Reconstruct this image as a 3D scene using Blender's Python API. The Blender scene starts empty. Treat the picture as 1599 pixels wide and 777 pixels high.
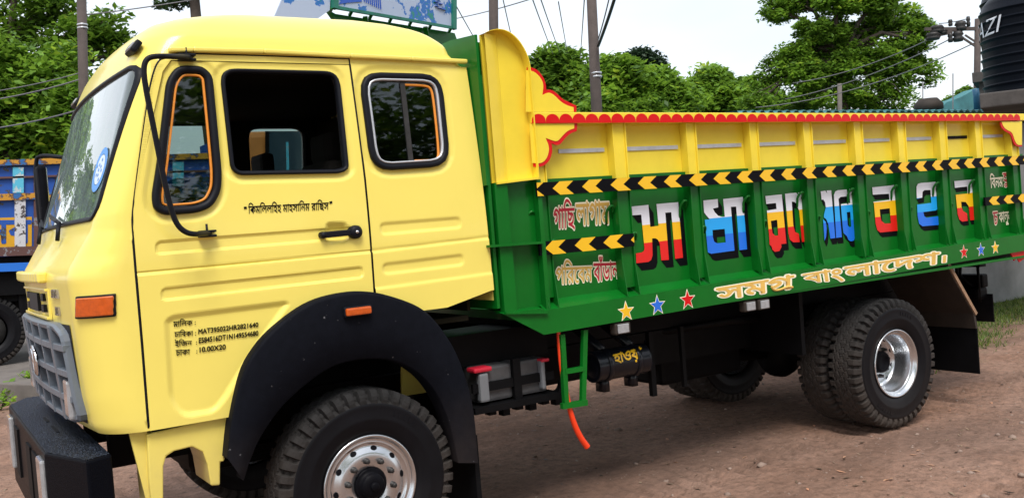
import bpy, bmesh, math, random
import numpy as np
from mathutils import Vector, Matrix
from mathutils.geometry import tessellate_polygon
random.seed(7); rng = np.random.default_rng(11)
R = math.radians
scene = bpy.context.scene
col = scene.collection

# ------------------------------------------------------------ camera
PW, PH = 1599.0, 777.0
FOC = 1497.861
CAM = np.array([-6.673, -4.902, 1.909])
AX = np.array([[0.841, 0.080, 0.535], [-0.535, -0.018, 0.844], [-0.077, 0.997, -0.028]])
# re-orthonormalise (rows: world axes seen by the camera: right, up, forward)
_x = AX[0] / np.linalg.norm(AX[0]); _y = AX[1] - _x * (_x @ AX[1]); _y /= np.linalg.norm(_y)
AX = np.array([_x, _y, np.cross(_y, _x)])
cd = bpy.data.cameras.new("camera"); cam = bpy.data.objects.new("camera", cd); col.objects.link(cam)
cd.sensor_fit = 'HORIZONTAL'; cd.sensor_width = 36.0; cd.lens = 36.0 * FOC / PW
cd.clip_start = 0.05; cd.clip_end = 3000
mw = Matrix.Identity(4)
for i in range(3):
    mw[i][0] = AX[i][0]; mw[i][1] = AX[i][1]; mw[i][2] = -AX[i][2]; mw[i][3] = CAM[i]
cam.matrix_world = mw
scene.camera = cam

# ------------------------------------------------------------ sky, sun, exposure
SUN_EL, SUN_ROT = R(58), R(222)          # sun behind the camera's left shoulder, veiled by cloud
w = bpy.data.worlds.new("World"); scene.world = w; w.use_nodes = True
nt = w.node_tree; nt.nodes.clear()
out = nt.nodes.new('ShaderNodeOutputWorld')
add = nt.nodes.new('ShaderNodeAddShader')
sky = nt.nodes.new('ShaderNodeTexSky'); sky.sky_type = 'NISHITA'; sky.sun_disc = False
sky.sun_elevation = SUN_EL; sky.sun_rotation = SUN_ROT; sky.dust_density = 3.0
b1 = nt.nodes.new('ShaderNodeBackground'); b1.inputs[1].default_value = 0.05
nt.links.new(sky.outputs[0], b1.inputs[0])
tc = nt.nodes.new('ShaderNodeTexCoord')
mp = nt.nodes.new('ShaderNodeMapping'); mp.inputs['Scale'].default_value = (1.2, 1.2, 3.5)
nz = nt.nodes.new('ShaderNodeTexNoise'); nz.inputs['Scale'].default_value = 1.6; nz.inputs['Detail'].default_value = 5
cr = nt.nodes.new('ShaderNodeValToRGB')
cr.color_ramp.elements[0].position = 0.3; cr.color_ramp.elements[0].color = (0.74, 0.79, 0.85, 1)
cr.color_ramp.elements[1].position = 0.66; cr.color_ramp.elements[1].color = (1.0, 1.0, 1.0, 1)
nt.links.new(tc.outputs['Generated'], mp.inputs[0]); nt.links.new(mp.outputs[0], nz.inputs['Vector'])
nt.links.new(nz.outputs[0], cr.inputs[0])
b2 = nt.nodes.new('ShaderNodeBackground'); b2.inputs[1].default_value = 0.72
nt.links.new(cr.outputs[0], b2.inputs[0])
nt.links.new(b1.outputs[0], add.inputs[0]); nt.links.new(b2.outputs[0], add.inputs[1])
nt.links.new(add.outputs[0], out.inputs[0])
sl = bpy.data.lights.new("sun", 'SUN'); sl.energy = 2.1; sl.angle = R(22); sl.color = (1.0, 0.96, 0.9)
so = bpy.data.objects.new("sun", sl); col.objects.link(so)
# direction the light comes from: azimuth measured in world, from the camera side (-Y), a little to the left
_d = Vector((-0.45 * math.cos(SUN_EL), -0.9 * math.cos(SUN_EL), math.sin(SUN_EL))).normalized()
so.rotation_euler = _d.to_track_quat('Z', 'Y').to_euler(); so.location = (-10, -12, 20)
sky.sun_rotation = math.atan2(_d.x, _d.y)
scene.view_settings.view_transform = 'Standard'; scene.view_settings.look = 'None'
scene.view_settings.exposure = 0.5; scene.view_settings.gamma = 1.0
scene.view_settings.use_curve_mapping = False
scene.cycles.max_bounces = 8; scene.cycles.transparent_max_bounces = 16
scene.cycles.use_denoising = True

# ------------------------------------------------------------ helpers
def ray(u, v): return AX @ np.array([u - PW / 2, PH / 2 - v, FOC])
def S(u, v, y=0.0):                       # point of the vertical plane y that the measured photo point belongs to
    d = ray(u, v); return CAM + d * ((y - CAM[1]) / d[1])
def G(u, v, z=0.0):
    d = ray(u, v); return CAM + d * ((z - CAM[2]) / d[2])
def D(u, v, depth):
    d = ray(u, v); return CAM + d * (depth / FOC)
def lin(x, pts):
    return np.interp(x, [p[0] for p in pts], [p[1] for p in pts])

WORLD = {}
def link(o, parent=None, world=(0, 0, 0)):
    col.objects.link(o); WORLD[o.name] = Vector(world)
    if parent is not None:
        o.parent = parent; o.location = Vector(world) - WORLD[parent.name]
    else: o.location = world
    return o
def tag(o, label=None, cat=None, group=None, kind=None):
    if label: o['label'] = label
    if cat: o['category'] = cat
    if group: o['group'] = group
    if kind: o['kind'] = kind
    return o
def thing(name, loc, label, cat, group=None):
    o = bpy.data.objects.new(name, None); o.empty_display_size = 0.3
    return tag(link(o, None, loc), label, cat, group)

class MB:
    def __init__(s): s.v = []; s.f = []; s.m = []; s.mi = 0; s.sm = []; s.smooth = False
    def add(s, vs, fs):
        n = len(s.v); s.v += [tuple(map(float, p)) for p in vs]
        for f in fs: s.f.append([i + n for i in f]); s.m.append(s.mi); s.sm.append(s.smooth)
        return s
    def box(s, c, sz, rot=None, bev=0.0):
        c = Vector(c); h = Vector(sz) / 2
        if bev > 0:
            bm = bmesh.new(); bmesh.ops.create_cube(bm, size=1.0)
            for v in bm.verts: v.co = Vector((v.co.x * sz[0], v.co.y * sz[1], v.co.z * sz[2]))
            bmesh.ops.bevel(bm, geom=bm.edges[:], offset=min(bev, 0.45 * min(sz)), segments=2, profile=0.6, affect='EDGES')
            vs = [v.co.copy() for v in bm.verts]; bm.verts.index_update()
            fs = [[v.index for v in f.verts] for f in bm.faces]; bm.free()
        else:
            vs = [Vector((x, y, z)) for x in (-h.x, h.x) for y in (-h.y, h.y) for z in (-h.z, h.z)]
            fs = [[0, 1, 3, 2], [4, 6, 7, 5], [0, 4, 5, 1], [2, 3, 7, 6], [0, 2, 6, 4], [1, 5, 7, 3]]
        if rot is not None: vs = [rot @ p for p in vs]
        return s.add([p + c for p in vs], fs)
    def bar(s, a, b, wd, ht=None, up=(0, 0, 1), bev=0.0):
        a = Vector(a); b = Vector(b); d = (b - a); L = d.length; x = d.normalized()
        y = Vector(up).cross(x)
        if y.length < 1e-4: y = Vector((0, 1, 0)).cross(x)
        y.normalize(); z = x.cross(y)
        rot = Matrix((x, y, z)).transposed()
        return s.box((a + b) / 2, (L, wd, ht or wd), rot, bev)
    def tube(s, pts, r, n=8, caps=True):
        pts = [Vector(p) for p in pts]; k = len(pts)
        rs = r if hasattr(r, '__len__') else [r] * k
        vs = []; prev = None
        for i, p in enumerate(pts):
            t = (pts[min(i + 1, k - 1)] - pts[max(i - 1, 0)]).normalized()
            if prev is None:
                a = Vector((0, 0, 1)).cross(t)
                if a.length < .05: a = Vector((1, 0, 0)).cross(t)
            else: a = prev - t * prev.dot(t)
            a.normalize(); prev = a; b = t.cross(a)
            for j in range(n):
                q = 2 * math.pi * j / n
                vs.append(p + (a * math.cos(q) + b * math.sin(q)) * rs[i])
        fs = []
        for i in range(k - 1):
            for j in range(n):
                fs.append([i * n + j, i * n + (j + 1) % n, (i + 1) * n + (j + 1) % n, (i + 1) * n + j])
        if caps: fs += [list(range(n))[::-1], [(k - 1) * n + j for j in range(n)]]
        sm = s.smooth; s.smooth = True; s.add(vs, fs); s.smooth = sm; return s
    def lathe(s, prof, c=(0, 0, 0), axis='Y', n=48, closed=False):
        # prof: (radius, along) ; revolve about the axis through c
        vs = []; k = len(prof); c = Vector(c)
        for i in range(n):
            q = 2 * math.pi * i / n
            for r, h in prof:
                if axis == 'Y': vs.append(c + Vector((r * math.cos(q), h, r * math.sin(q))))
                elif axis == 'Z': vs.append(c + Vector((r * math.cos(q), r * math.sin(q), h)))
                else: vs.append(c + Vector((h, r * math.cos(q), r * math.sin(q))))
        fs = []
        for i in range(n):
            for j in range(k if closed else k - 1):
                fs.append([i * k + j, i * k + (j + 1) % k, ((i + 1) % n) * k + (j + 1) % k, ((i + 1) % n) * k + j])
        sm = s.smooth; s.smooth = True; s.add(vs, fs); s.smooth = sm; return s
    def prism(s, poly, vec, holes=(), cap2=True):
        # poly: list of 3-D points in a plane, extruded by vec
        loops = [[Vector(p) for p in poly]] + [[Vector(p) for p in h] for h in holes]
        flat = [p for l in loops for p in l]; n = len(flat); vec = Vector(vec)
        tri = tessellate_polygon(loops)
        vs = flat + [p + vec for p in flat]
        fs = [list(t) for t in tri]
        if cap2: fs += [[i + n for i in t][::-1] for t in tri]
        if vec.length > 0:
            o = 0
            for l in loops:
                k = len(l)
                for i in range(k): fs.append([o + i, o + (i + 1) % k, n + o + (i + 1) % k, n + o + i])
                o += k
        else: vs = flat; fs = [list(t) for t in tri]
        return s.add(vs, fs)
    def bridge(s, loops, close=False):
        n = len(loops[0]); vs = [p for l in loops for p in l]; fs = []
        k = len(loops)
        for i in range(k if close else k - 1):
            for j in range(n):
                a = i * n; b = ((i + 1) % k) * n
                fs.append([a + j, a + (j + 1) % n, b + (j + 1) % n, b + j])
        return s.add(vs, fs)
    def grid(s, P, mask=None):
        P = np.asarray(P); a, b = P.shape[:2]
        fs = []
        for i in range(a - 1):
            for j in range(b - 1):
                if mask is None or mask[i, j]:
                    fs.append([i * b + j, (i + 1) * b + j, (i + 1) * b + j + 1, i * b + j + 1])
        used = sorted({q for f in fs for q in f}); mp_ = {q: i for i, q in enumerate(used)}
        flat = P.reshape(-1, 3)
        return s.add([flat[q] for q in used], [[mp_[q] for q in f] for f in fs])
    def build(s, name, mat, parent=None, world=(0, 0, 0), bevel=0.0, smooth=None, normals=True):
        me = bpy.data.meshes.new(name)
        wv = Vector(world)
        me.from_pydata([(p[0] - wv.x, p[1] - wv.y, p[2] - wv.z) for p in s.v] if wv.length else s.v, [], s.f)
        mats = mat if isinstance(mat, (list, tuple)) else [mat]
        for m_ in mats: me.materials.append(m_)
        me.polygons.foreach_set('material_index', s.m)
        me.polygons.foreach_set('use_smooth', [True] * len(s.f) if smooth else s.sm)
        me.update()
        if normals:
            bm = bmesh.new(); bm.from_mesh(me); bmesh.ops.recalc_face_normals(bm, faces=bm.faces); bm.to_mesh(me); bm.free()
        o = bpy.data.objects.new(name, me); link(o, parent, world)
        if bevel > 0:
            b = o.modifiers.new('bevel', 'BEVEL'); b.width = bevel; b.segments = 2; b.limit_method = 'ANGLE'; b.angle_limit = R(40)
        return o

def resample(poly, n, closed=True):
    p = np.array(poly, float)
    if closed: p = np.vstack([p, p[:1]])
    d = np.r_[0, np.cumsum(np.linalg.norm(np.diff(p, axis=0), axis=1))]
    t = np.linspace(0, d[-1], n, endpoint=not closed)
    return np.stack([np.interp(t, d, p[:, k]) for k in range(p.shape[1])], 1)
def chaikin(poly, it=3, closed=True):
    p = np.array(poly, float)
    for _ in range(it):
        q = np.roll(p, -1, 0) if closed else p[1:]
        a = p if closed else p[:-1]
        n = np.empty((2 * len(a), p.shape[1])); n[0::2] = a * .75 + q * .25; n[1::2] = a * .25 + q * .75
        p = n if closed else np.vstack([p[:1], n, p[-1:]])
    return p
def roundpoly(poly, r, seg=5):            # round the corners of a 2-D polygon with radius r
    p = np.array(poly, float); n = len(p); o = []
    for i in range(n):
        a, b, c = p[i - 1], p[i], p[(i + 1) % n]
        d1 = a - b; d2 = c - b; l1 = np.linalg.norm(d1); l2 = np.linalg.norm(d2)
        k = min(r, l1 * .45, l2 * .45); s0 = b + d1 / l1 * k; s1 = b + d2 / l2 * k
        for t in np.linspace(0, 1, seg): o.append((1 - t) ** 2 * s0 + 2 * t * (1 - t) * b + t * t * s1)
    return np.array(o)
def inset(poly, d):                       # shrink a closed 2-D outline by d
    p = np.array(poly, float); t = np.roll(p, -1, 0) - np.roll(p, 1, 0); t /= np.maximum(np.linalg.norm(t, axis=1)[:, None], 1e-9)
    nrm = np.stack([-t[:, 1], t[:, 0]], 1)
    A = 0.5 * np.sum(p[:, 0] * np.roll(p[:, 1], -1) - np.roll(p[:, 0], -1) * p[:, 1])
    return p + nrm * d * (1 if A > 0 else -1)
def inside(poly, x, y):
    poly = np.asarray(poly); r = np.zeros(np.shape(x), bool); n = len(poly)
    for i in range(n):
        x0, y0 = poly[i - 1]; x1, y1 = poly[i]
        c = ((y0 > y) != (y1 > y)) & (x < (x1 - x0) * (y - y0) / (y1 - y0 + 1e-12) + x0)
        r ^= c
    return r
def polydist(poly, x, y):                 # unsigned distance to a closed outline
    poly = np.asarray(poly); d = np.full(np.shape(x), 1e9); n = len(poly)
    for i in range(n):
        a = poly[i - 1]; b = poly[i]; e = b - a; L = max(e @ e, 1e-12)
        t = np.clip(((x - a[0]) * e[0] + (y - a[1]) * e[1]) / L, 0, 1)
        d = np.minimum(d, np.hypot(x - a[0] - t * e[0], y - a[1] - t * e[1]))
    return d
def sstep(x, a, b):
    t = np.clip((x - a) / (b - a), 0, 1); return t * t * (3 - 2 * t)

# ------------------------------------------------------------ materials
def mat(name, c, rough=0.5, metal=0.0, coat=0.0, fleck=None, var=0.0, vscale=6.0, c2=None, bump=0.0, bscale=60.0, spec=0.5, rvar=0.0, dust=None):
    m = bpy.data.materials.new(name); m.use_nodes = True; t = m.node_tree; N = t.nodes; L = t.links
    b = N['Principled BSDF']
    b.inputs['Base Color'].default_value = (*c, 1); b.inputs['Roughness'].default_value = rough
    b.inputs['Metallic'].default_value = metal; b.inputs['Coat Weight'].default_value = coat
    b.inputs['Coat Roughness'].default_value = 0.06; b.inputs['Specular IOR Level'].default_value = spec
    tcn = N.new('ShaderNodeTexCoord'); colout = None
    if var > 0 or c2:
        n = N.new('ShaderNodeTexNoise'); n.inputs['Scale'].default_value = vscale; n.inputs['Detail'].default_value = 7; n.inputs['Roughness'].default_value = .62
        L.new(tcn.outputs['Object'], n.inputs['Vector'])
        r = N.new('ShaderNodeValToRGB'); e = r.color_ramp.elements
        e[0].position = .32; e[1].position = .68
        d = c2 or tuple(x * (1 - var) for x in c)
        e[0].color = (*d, 1); e[1].color = (*c, 1)
        L.new(n.outputs[0], r.inputs[0]); colout = r.outputs[0]
        if rvar > 0:
            mr = N.new('ShaderNodeMapRange'); mr.inputs[3].default_value = rough + rvar; mr.inputs[4].default_value = max(rough - rvar, .02)
            L.new(n.outputs[0], mr.inputs[0]); L.new(mr.outputs[0], b.inputs['Roughness'])
    if dust:                               # mud and dust splashed up from the road, by height above the ground
        dc, z0, z1, amt = dust
        g = N.new('ShaderNodeNewGeometry'); sp = N.new('ShaderNodeSeparateXYZ'); L.new(g.outputs['Position'], sp.inputs[0])
        mr = N.new('ShaderNodeMapRange'); mr.inputs[1].default_value = z1; mr.inputs[2].default_value = z0
        L.new(sp.outputs[2], mr.inputs[0])
        n2 = N.new('ShaderNodeTexNoise'); n2.inputs['Scale'].default_value = 9; n2.inputs['Detail'].default_value = 8; n2.inputs['Roughness'].default_value = .7
        L.new(tcn.outputs['Object'], n2.inputs['Vector'])
        mu = N.new('ShaderNodeMath'); mu.operation = 'MULTIPLY'; L.new(mr.outputs[0], mu.inputs[0]); L.new(n2.outputs[0], mu.inputs[1])
        mu2 = N.new('ShaderNodeMath'); mu2.operation = 'MULTIPLY'; mu2.use_clamp = True; L.new(mu.outputs[0], mu2.inputs[0]); mu2.inputs[1].default_value = amt * 1.6
        mx = N.new('ShaderNodeMix'); mx.data_type = 'RGBA'
        L.new(mu2.outputs[0], mx.inputs[0])
        if colout: L.new(colout, mx.inputs[6])
        else: mx.inputs[6].default_value = (*c, 1)
        mx.inputs[7].default_value = (*dc, 1); colout = mx.outputs[2]
    if fleck:                              # scattered pale specks: dust, grit, painted sparkle of droplets
        n3 = N.new('ShaderNodeTexNoise'); n3.inputs['Scale'].default_value = fleck[1]; n3.inputs['Detail'].default_value = 2
        L.new(tcn.outputs['Object'], n3.inputs['Vector']); r3 = N.new('ShaderNodeValToRGB'); e3 = r3.color_ramp.elements
        e3[0].position = fleck[2]; e3[0].color = (0, 0, 0, 1); e3[1].position = fleck[2] + .05; e3[1].color = (1, 1, 1, 1); L.new(n3.outputs[0], r3.inputs[0])
        mx = N.new('ShaderNodeMix'); mx.data_type = 'RGBA'; L.new(r3.outputs[0], mx.inputs[0])
        if colout: L.new(colout, mx.inputs[6])
        else: mx.inputs[6].default_value = (*c, 1)
        mx.inputs[7].default_value = (*fleck[0], 1); colout = mx.outputs[2]
    if colout: L.new(colout, b.inputs['Base Color'])
    if bump > 0:
        n = N.new('ShaderNodeTexNoise'); n.inputs['Scale'].default_value = bscale; n.inputs['Detail'].default_value = 4
        L.new(tcn.outputs['Object'], n.inputs['Vector'])
        bp = N.new('ShaderNodeBump'); bp.inputs['Strength'].default_value = bump; bp.inputs['Distance'].default_value = .01
        L.new(n.outputs[0], bp.inputs['Height']); L.new(bp.outputs[0], b.inputs['Normal'])
    return m
def peel(name, top, under, thr=.5, scale=7.0, rough=.6, third=None):     # chipped paint over an older coat
    m = bpy.data.materials.new(name); m.use_nodes = True; t = m.node_tree; N = t.nodes; L = t.links; b = N['Principled BSDF']
    b.inputs['Roughness'].default_value = rough
    tcn = N.new('ShaderNodeTexCoord'); n = N.new('ShaderNodeTexNoise'); n.inputs['Scale'].default_value = scale; n.inputs['Detail'].default_value = 9; n.inputs['Roughness'].default_value = .65
    L.new(tcn.outputs['Object'], n.inputs['Vector'])
    r = N.new('ShaderNodeValToRGB'); r.color_ramp.interpolation = 'CONSTANT'; e = r.color_ramp.elements
    e[0].position = 0; e[0].color = (*(third or under), 1); e[1].position = thr; e[1].color = (*top, 1)
    if third: q = e.new(thr - .06); q.color = (*under, 1)
    L.new(n.outputs[0], r.inputs[0]); L.new(r.outputs[0], b.inputs['Base Color'])
    return m
def glassmat(name, tint, alpha, rough=.02, refl=.9, dust_and_sheen=0):
    m = bpy.data.materials.new(name); m.use_nodes = True; t = m.node_tree; N = t.nodes; L = t.links; N.clear()
    o = N.new('ShaderNodeOutputMaterial'); tr = N.new('ShaderNodeBsdfTransparent'); tr.inputs[0].default_value = (*tint, 1)
    gl = N.new('ShaderNodeBsdfGlossy'); gl.inputs['Roughness'].default_value = rough; gl.inputs[0].default_value = (1, 1, 1, 1)
    fr = N.new('ShaderNodeFresnel'); fr.inputs[0].default_value = 1.5
    mu = N.new('ShaderNodeMath'); mu.operation = 'MULTIPLY_ADD'; mu.use_clamp = True; mu.inputs[1].default_value = refl; mu.inputs[2].default_value = alpha
    L.new(fr.outputs[0], mu.inputs[0])
    mx = N.new('ShaderNodeMixShader'); L.new(mu.outputs[0], mx.inputs[0]); L.new(tr.outputs[0], mx.inputs[1]); L.new(gl.outputs[0], mx.inputs[2])
    if dust_and_sheen > 0:
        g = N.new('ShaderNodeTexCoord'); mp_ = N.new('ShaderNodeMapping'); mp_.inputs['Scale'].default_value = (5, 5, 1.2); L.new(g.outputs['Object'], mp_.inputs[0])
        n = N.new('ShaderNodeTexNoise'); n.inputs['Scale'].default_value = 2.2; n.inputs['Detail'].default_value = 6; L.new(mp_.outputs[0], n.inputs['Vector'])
        mr = N.new('ShaderNodeMapRange'); mr.inputs[1].default_value = .3; mr.inputs[2].default_value = .75; mr.inputs[3].default_value = dust_and_sheen * .5; mr.inputs[4].default_value = dust_and_sheen * 1.6; L.new(n.outputs[0], mr.inputs[0])
        df = N.new('ShaderNodeBsdfDiffuse'); df.inputs[0].default_value = (.42, .55, .54, 1)  # streaky film: dust plus the sky's pale sheen painted as colour
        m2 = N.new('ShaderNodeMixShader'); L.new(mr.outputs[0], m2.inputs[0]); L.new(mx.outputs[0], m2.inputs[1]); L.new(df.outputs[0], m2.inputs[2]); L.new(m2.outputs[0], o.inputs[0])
    else: L.new(mx.outputs[0], o.inputs[0])
    return m
DUST = (.30, .22, .17)
M = {}
M['cab'] = mat('cab_yellow', (.86, .715, .15), .3, coat=.3, var=.035, vscale=2.5, spec=.3, rvar=.05, bump=.06, bscale=1.6, dust=(DUST, .6, 1.15, .35))
M['bedy'] = mat('bed_yellow', (.87, .675, .05), .4, coat=.15, var=.09, vscale=5, spec=.3, bump=.12, bscale=2.2, rvar=.06)
M['green'] = mat('bed_green', (.0022, .138, .012), .36, coat=.16, var=.18, vscale=4, spec=.22, bump=.12, bscale=2.2, rvar=.06)
M['red'] = mat('sign_red', (.62, .004, .006), .45, coat=.1, spec=.25)
M['black'] = mat('black_paint', (.004, .004, .006), .5, var=.2, spec=.08)
M['chev_y'] = mat('chevron_yellow', (.86, .50, .008), .42, coat=.15, var=.06)
M['white'] = mat('white_paint', (.72, .74, .80), .45, var=.06)
M['galv'] = mat('galvanised_strip', (.55, .57, .60), .45, metal=.25, var=.2, vscale=15)
M['gold'] = mat('gold_paint', (.80, .50, .12), .45, var=.2, vscale=12, spec=.2)
M['cream'] = mat('cream_outline', (.90, .86, .66), .5, spec=.2)
M['blue'] = mat('star_blue', (.015, .14, .66), .4)
M['crimson'] = mat('crimson_paint', (.52, .012, .035), .45)
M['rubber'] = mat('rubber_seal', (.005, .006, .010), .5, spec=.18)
M['plastic'] = mat('fender_black', (.006, .007, .011), .6, var=.25, vscale=20, bump=.08, bscale=90, spec=.05, fleck=((.12, .12, .13), 34, .735), dust=(DUST, .2, 1.0, .10))
M['tread'] = mat('tyre_tread', (.027, .0265, .027), .85, var=.4, vscale=14, bump=.3, bscale=50, spec=.12, dust=(DUST, -.3, 1.0, .22))
M['sidewall'] = mat('tyre_sidewall', (.005, .005, .007), .5, var=.3, vscale=8, spec=.16, dust=(DUST, -.3, .5, .06))
M['rim'] = mat('rim_silver', (.62, .64, .67), .24, metal=.95, var=.06, vscale=6, rvar=.05)
M['steel'] = mat('dark_steel', (.05, .048, .047), .5, metal=.5, var=.4, vscale=12)
M['under'] = mat('chassis_black', (.004, .004, .005), .6, var=.4, vscale=10, spec=.12)
M['bumper'] = mat('bumper_black', (.004, .0045, .007), .34, bump=.3, bscale=170, spec=.03)
M['bumper_top'] = mat('bumper_top_glints', (.005, .007, .012), .3, bump=1.0, bscale=120, spec=.12, fleck=((.07, .09, .13), 130, .56))  # pale flecks paint the sparkle of water drops as colour
M['amber'] = mat('amber_lens', (.62, .10, .008), .18, coat=.8, var=.25, vscale=40)
M['lens'] = mat('clear_lens', (.36, .37, .39), .12, coat=1.0, var=.25, vscale=40)
M['grey'] = mat('grille_grey', (.13, .155, .19), .42, var=.15, vscale=10)
M['chrome'] = mat('chrome', (.7, .71, .73), .16, metal=1.0)
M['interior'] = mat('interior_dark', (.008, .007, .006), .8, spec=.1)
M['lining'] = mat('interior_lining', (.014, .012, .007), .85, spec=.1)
M['orange'] = mat('orange_trim', (.72, .25, .02), .5)
M['hose'] = mat('orange_hose', (.85, .05, .008), .4)
M['silver'] = mat('silver_frame', (.55, .57, .60), .35, metal=.6)
M['plywood'] = mat('guard_board', (.030, .020, .014), .75, var=.4, vscale=10)
M['bottle'] = mat('bottle_grey', (.16, .17, .185), .4)
M['glass'] = glassmat('side_glass', (.46, .54, .52), .0, refl=1.25)
M['wglass'] = glassmat('windscreen_glass', (.55, .68, .60), .02, refl=1.9, dust_and_sheen=.20)
# ============================================================ the dump truck
truck = thing('dump_truck', (-2.0, 1.22, 0), 'bright yellow crew-cab tipper truck with green and yellow painted dump body, parked on the dirt', 'truck')
YC = 1.22
def part(mb, name, m, parent=None, **k): return mb.build(name, m, parent or truck, **k)
def ycab(z):
    z = np.asarray(z, float)
    return .03 + .085 * np.clip((z - 1.85) / 1.02, 0, 1.3) ** 1.5
def SC(u, v):
    y = .03
    for _ in range(6):
        p = S(u, v, y); y = float(ycab(p[2]))
    return p
def XZ(pts): return np.array([[p[0], p[2]] for p in (SC(u, v) for u, v in pts)])
Z2 = lambda pts: [(200 + a / 1.9925, 50 + b / 1.9925) for a, b in pts]
def crv(pts):
    q = XZ(pts); q = q[np.argsort(q[:, 1])]; return lambda z: np.interp(z, q[:, 1], q[:, 0])
S1 = crv([(238, 112), (231, 150), (218, 240), (206, 330), (207, 365), (212, 425), (222, 540), (232, 668)])
S2 = crv([(545, 92), (570, 280), (584, 452)])
R3 = crv([(727, 98), (770, 452)])
ZG = 2.862                                   # rain gutter
win_q = roundpoly(XZ(Z2([(152, 103), (230, 106), (262, 135), (291, 440), (289, 495), (262, 545), (215, 563), (112, 571), (78, 552), (72, 510), (88, 410), (118, 150)])), .06)
win_d = roundpoly(XZ(Z2([(283, 112), (655, 122), (687, 428), (660, 440), (342, 446), (318, 425)])), .085)
T9 = lambda pts: [(540 + a / 4.317, 100 + b / 4.317) for a, b in pts]
win_r = roundpoly(XZ(T9([(82, 52), (640, 68), (704, 690), (170, 725)])), .13)
arch_px = [(345, 760), (355, 715), (360, 660), (377, 582), (404, 537), (439, 501), (484, 470), (529, 457), (573, 453), (618, 463), (663, 481), (689, 510), (712, 546), (730, 595), (741, 640), (747, 722)]
arch = XZ(arch_px); archpoly = np.vstack([arch, [[arch[-1][0], .2]], [[arch[0][0], .2]]])

def pill(x, z, poly, depth, soft=.012):      # stamped recess inside a rounded outline
    d = polydist(poly, x, z) * np.where(inside(poly, x, z), 1, -1)
    return -depth * sstep(d, -soft * .3, soft)
def rrect(pts, r): return roundpoly(XZ(pts), r, 6)
DA = lambda pts: [(200 + a / 4.3154, 340 + b / 4.3154) for a, b in pts]
DB = lambda pts: [(440 + a / 4.3176, 320 + b / 4.3176) for a, b in pts]
rib1 = rrect(DA([(183, 158)]) + DB([(300, 155), (535, 138), (540, 225), (300, 240)]) + DA([(183, 250)]), .03)
rib2 = rrect(DA([(218, 473)]) + DB([(548, 412), (555, 490)]) + DA([(222, 560)]), .03)
rib3 = rrect(DB([(660, 122), (1205, 80), (1215, 155), (668, 203)]), .03)
rib4 = rrect(DB([(675, 395), (1222, 330), (1228, 405), (685, 470)]), .03)
cup = rrect(DB([(300, 125), (330, 116), (430, 118), (455, 150), (455, 230), (430, 258), (330, 258), (295, 235)]), .04)
low = roundpoly(XZ(DA([(245, 690), (300, 655), (1060, 560), (1090, 580)]) + [(430, 505), (395, 555), (352, 625), (335, 644), (285, 652), (264, 625)]), .07, 6)
skirt_z = lambda x: lin(x, [(-4.03, 1.445), (-3.72, 1.513)])
def dent(x, z):
    h = np.zeros_like(x)
    h += pill(x, z, rib1, .010) + pill(x, z, rib2, .010) + pill(x, z, rib3, .009) + pill(x, z, rib4, .009)
    h += pill(x, z, cup, .022, .03) + pill(x, z, low, .016, .03)
    # window surrounds: the metal swells towards the rubber seals
    for wn in (win_q, win_d, win_r):
        d = polydist(wn, x, z); h += -.010 * (1 - sstep(d, .015, .05))
    # belt crease and lower skirt crease
    zc = lin(x, [(-5.74, 1.800), (-4.49, 1.809), (-3.70, 1.83)])
    h += -.007 * np.exp(-((z - zc) / .006) ** 2) + .004 * (1 - sstep(z, zc - .01, zc + .002))
    zs = lin(x, [(-4.5, 1.60), (-3.72, 1.617)])
    h += np.where(x > S2(z), .007 * (1 - sstep(z, zs - .008, zs + .004)), 0)
    return h
def cab_side(xa, xb, zs, nx, holes, far=False, liner=False, zmin=None):
    s = np.linspace(0, 1, nx); z = np.asarray(zs)
    Xg = xa(z)[:, None] * (1 - s) + xb(z)[:, None] * s; Zg = np.repeat(z[:, None], nx, 1)
    if zmin is not None:
        lo = zmin(Xg); Zg = np.maximum(Zg, lo)
    y = ycab(Zg)
    if far: y = 2 * YC - y
    elif not liner: y = y - dent(Xg, Zg)
    if liner: y = y + (-.045 if far else .045)
    xm = (Xg[:-1, :-1] + Xg[1:, 1:]) / 2; zm = (Zg[:-1, :-1] + Zg[1:, 1:]) / 2
    mk = np.ones_like(xm, bool)
    for hpoly in holes: mk &= ~inside(hpoly, xm, zm)
    mk &= (np.abs(Zg[1:, 1:] - Zg[:-1, 1:]) > 1e-6) | (np.abs(Zg[1:, :-1] - Zg[:-1, :-1]) > 1e-6)
    P = np.stack([Xg, y, Zg], 2)
    return MB().grid(P, mk)
gap = .006
hq, hd, hr = inset(resample(win_q, 90), .02), inset(resample(win_d, 90), .014), inset(resample(win_r, 90), .02)
arch_in = inset(resample(archpoly, 160), .03)
zf = np.arange(1.03, ZG - .004, .0085)
cabo = MB()
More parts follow.
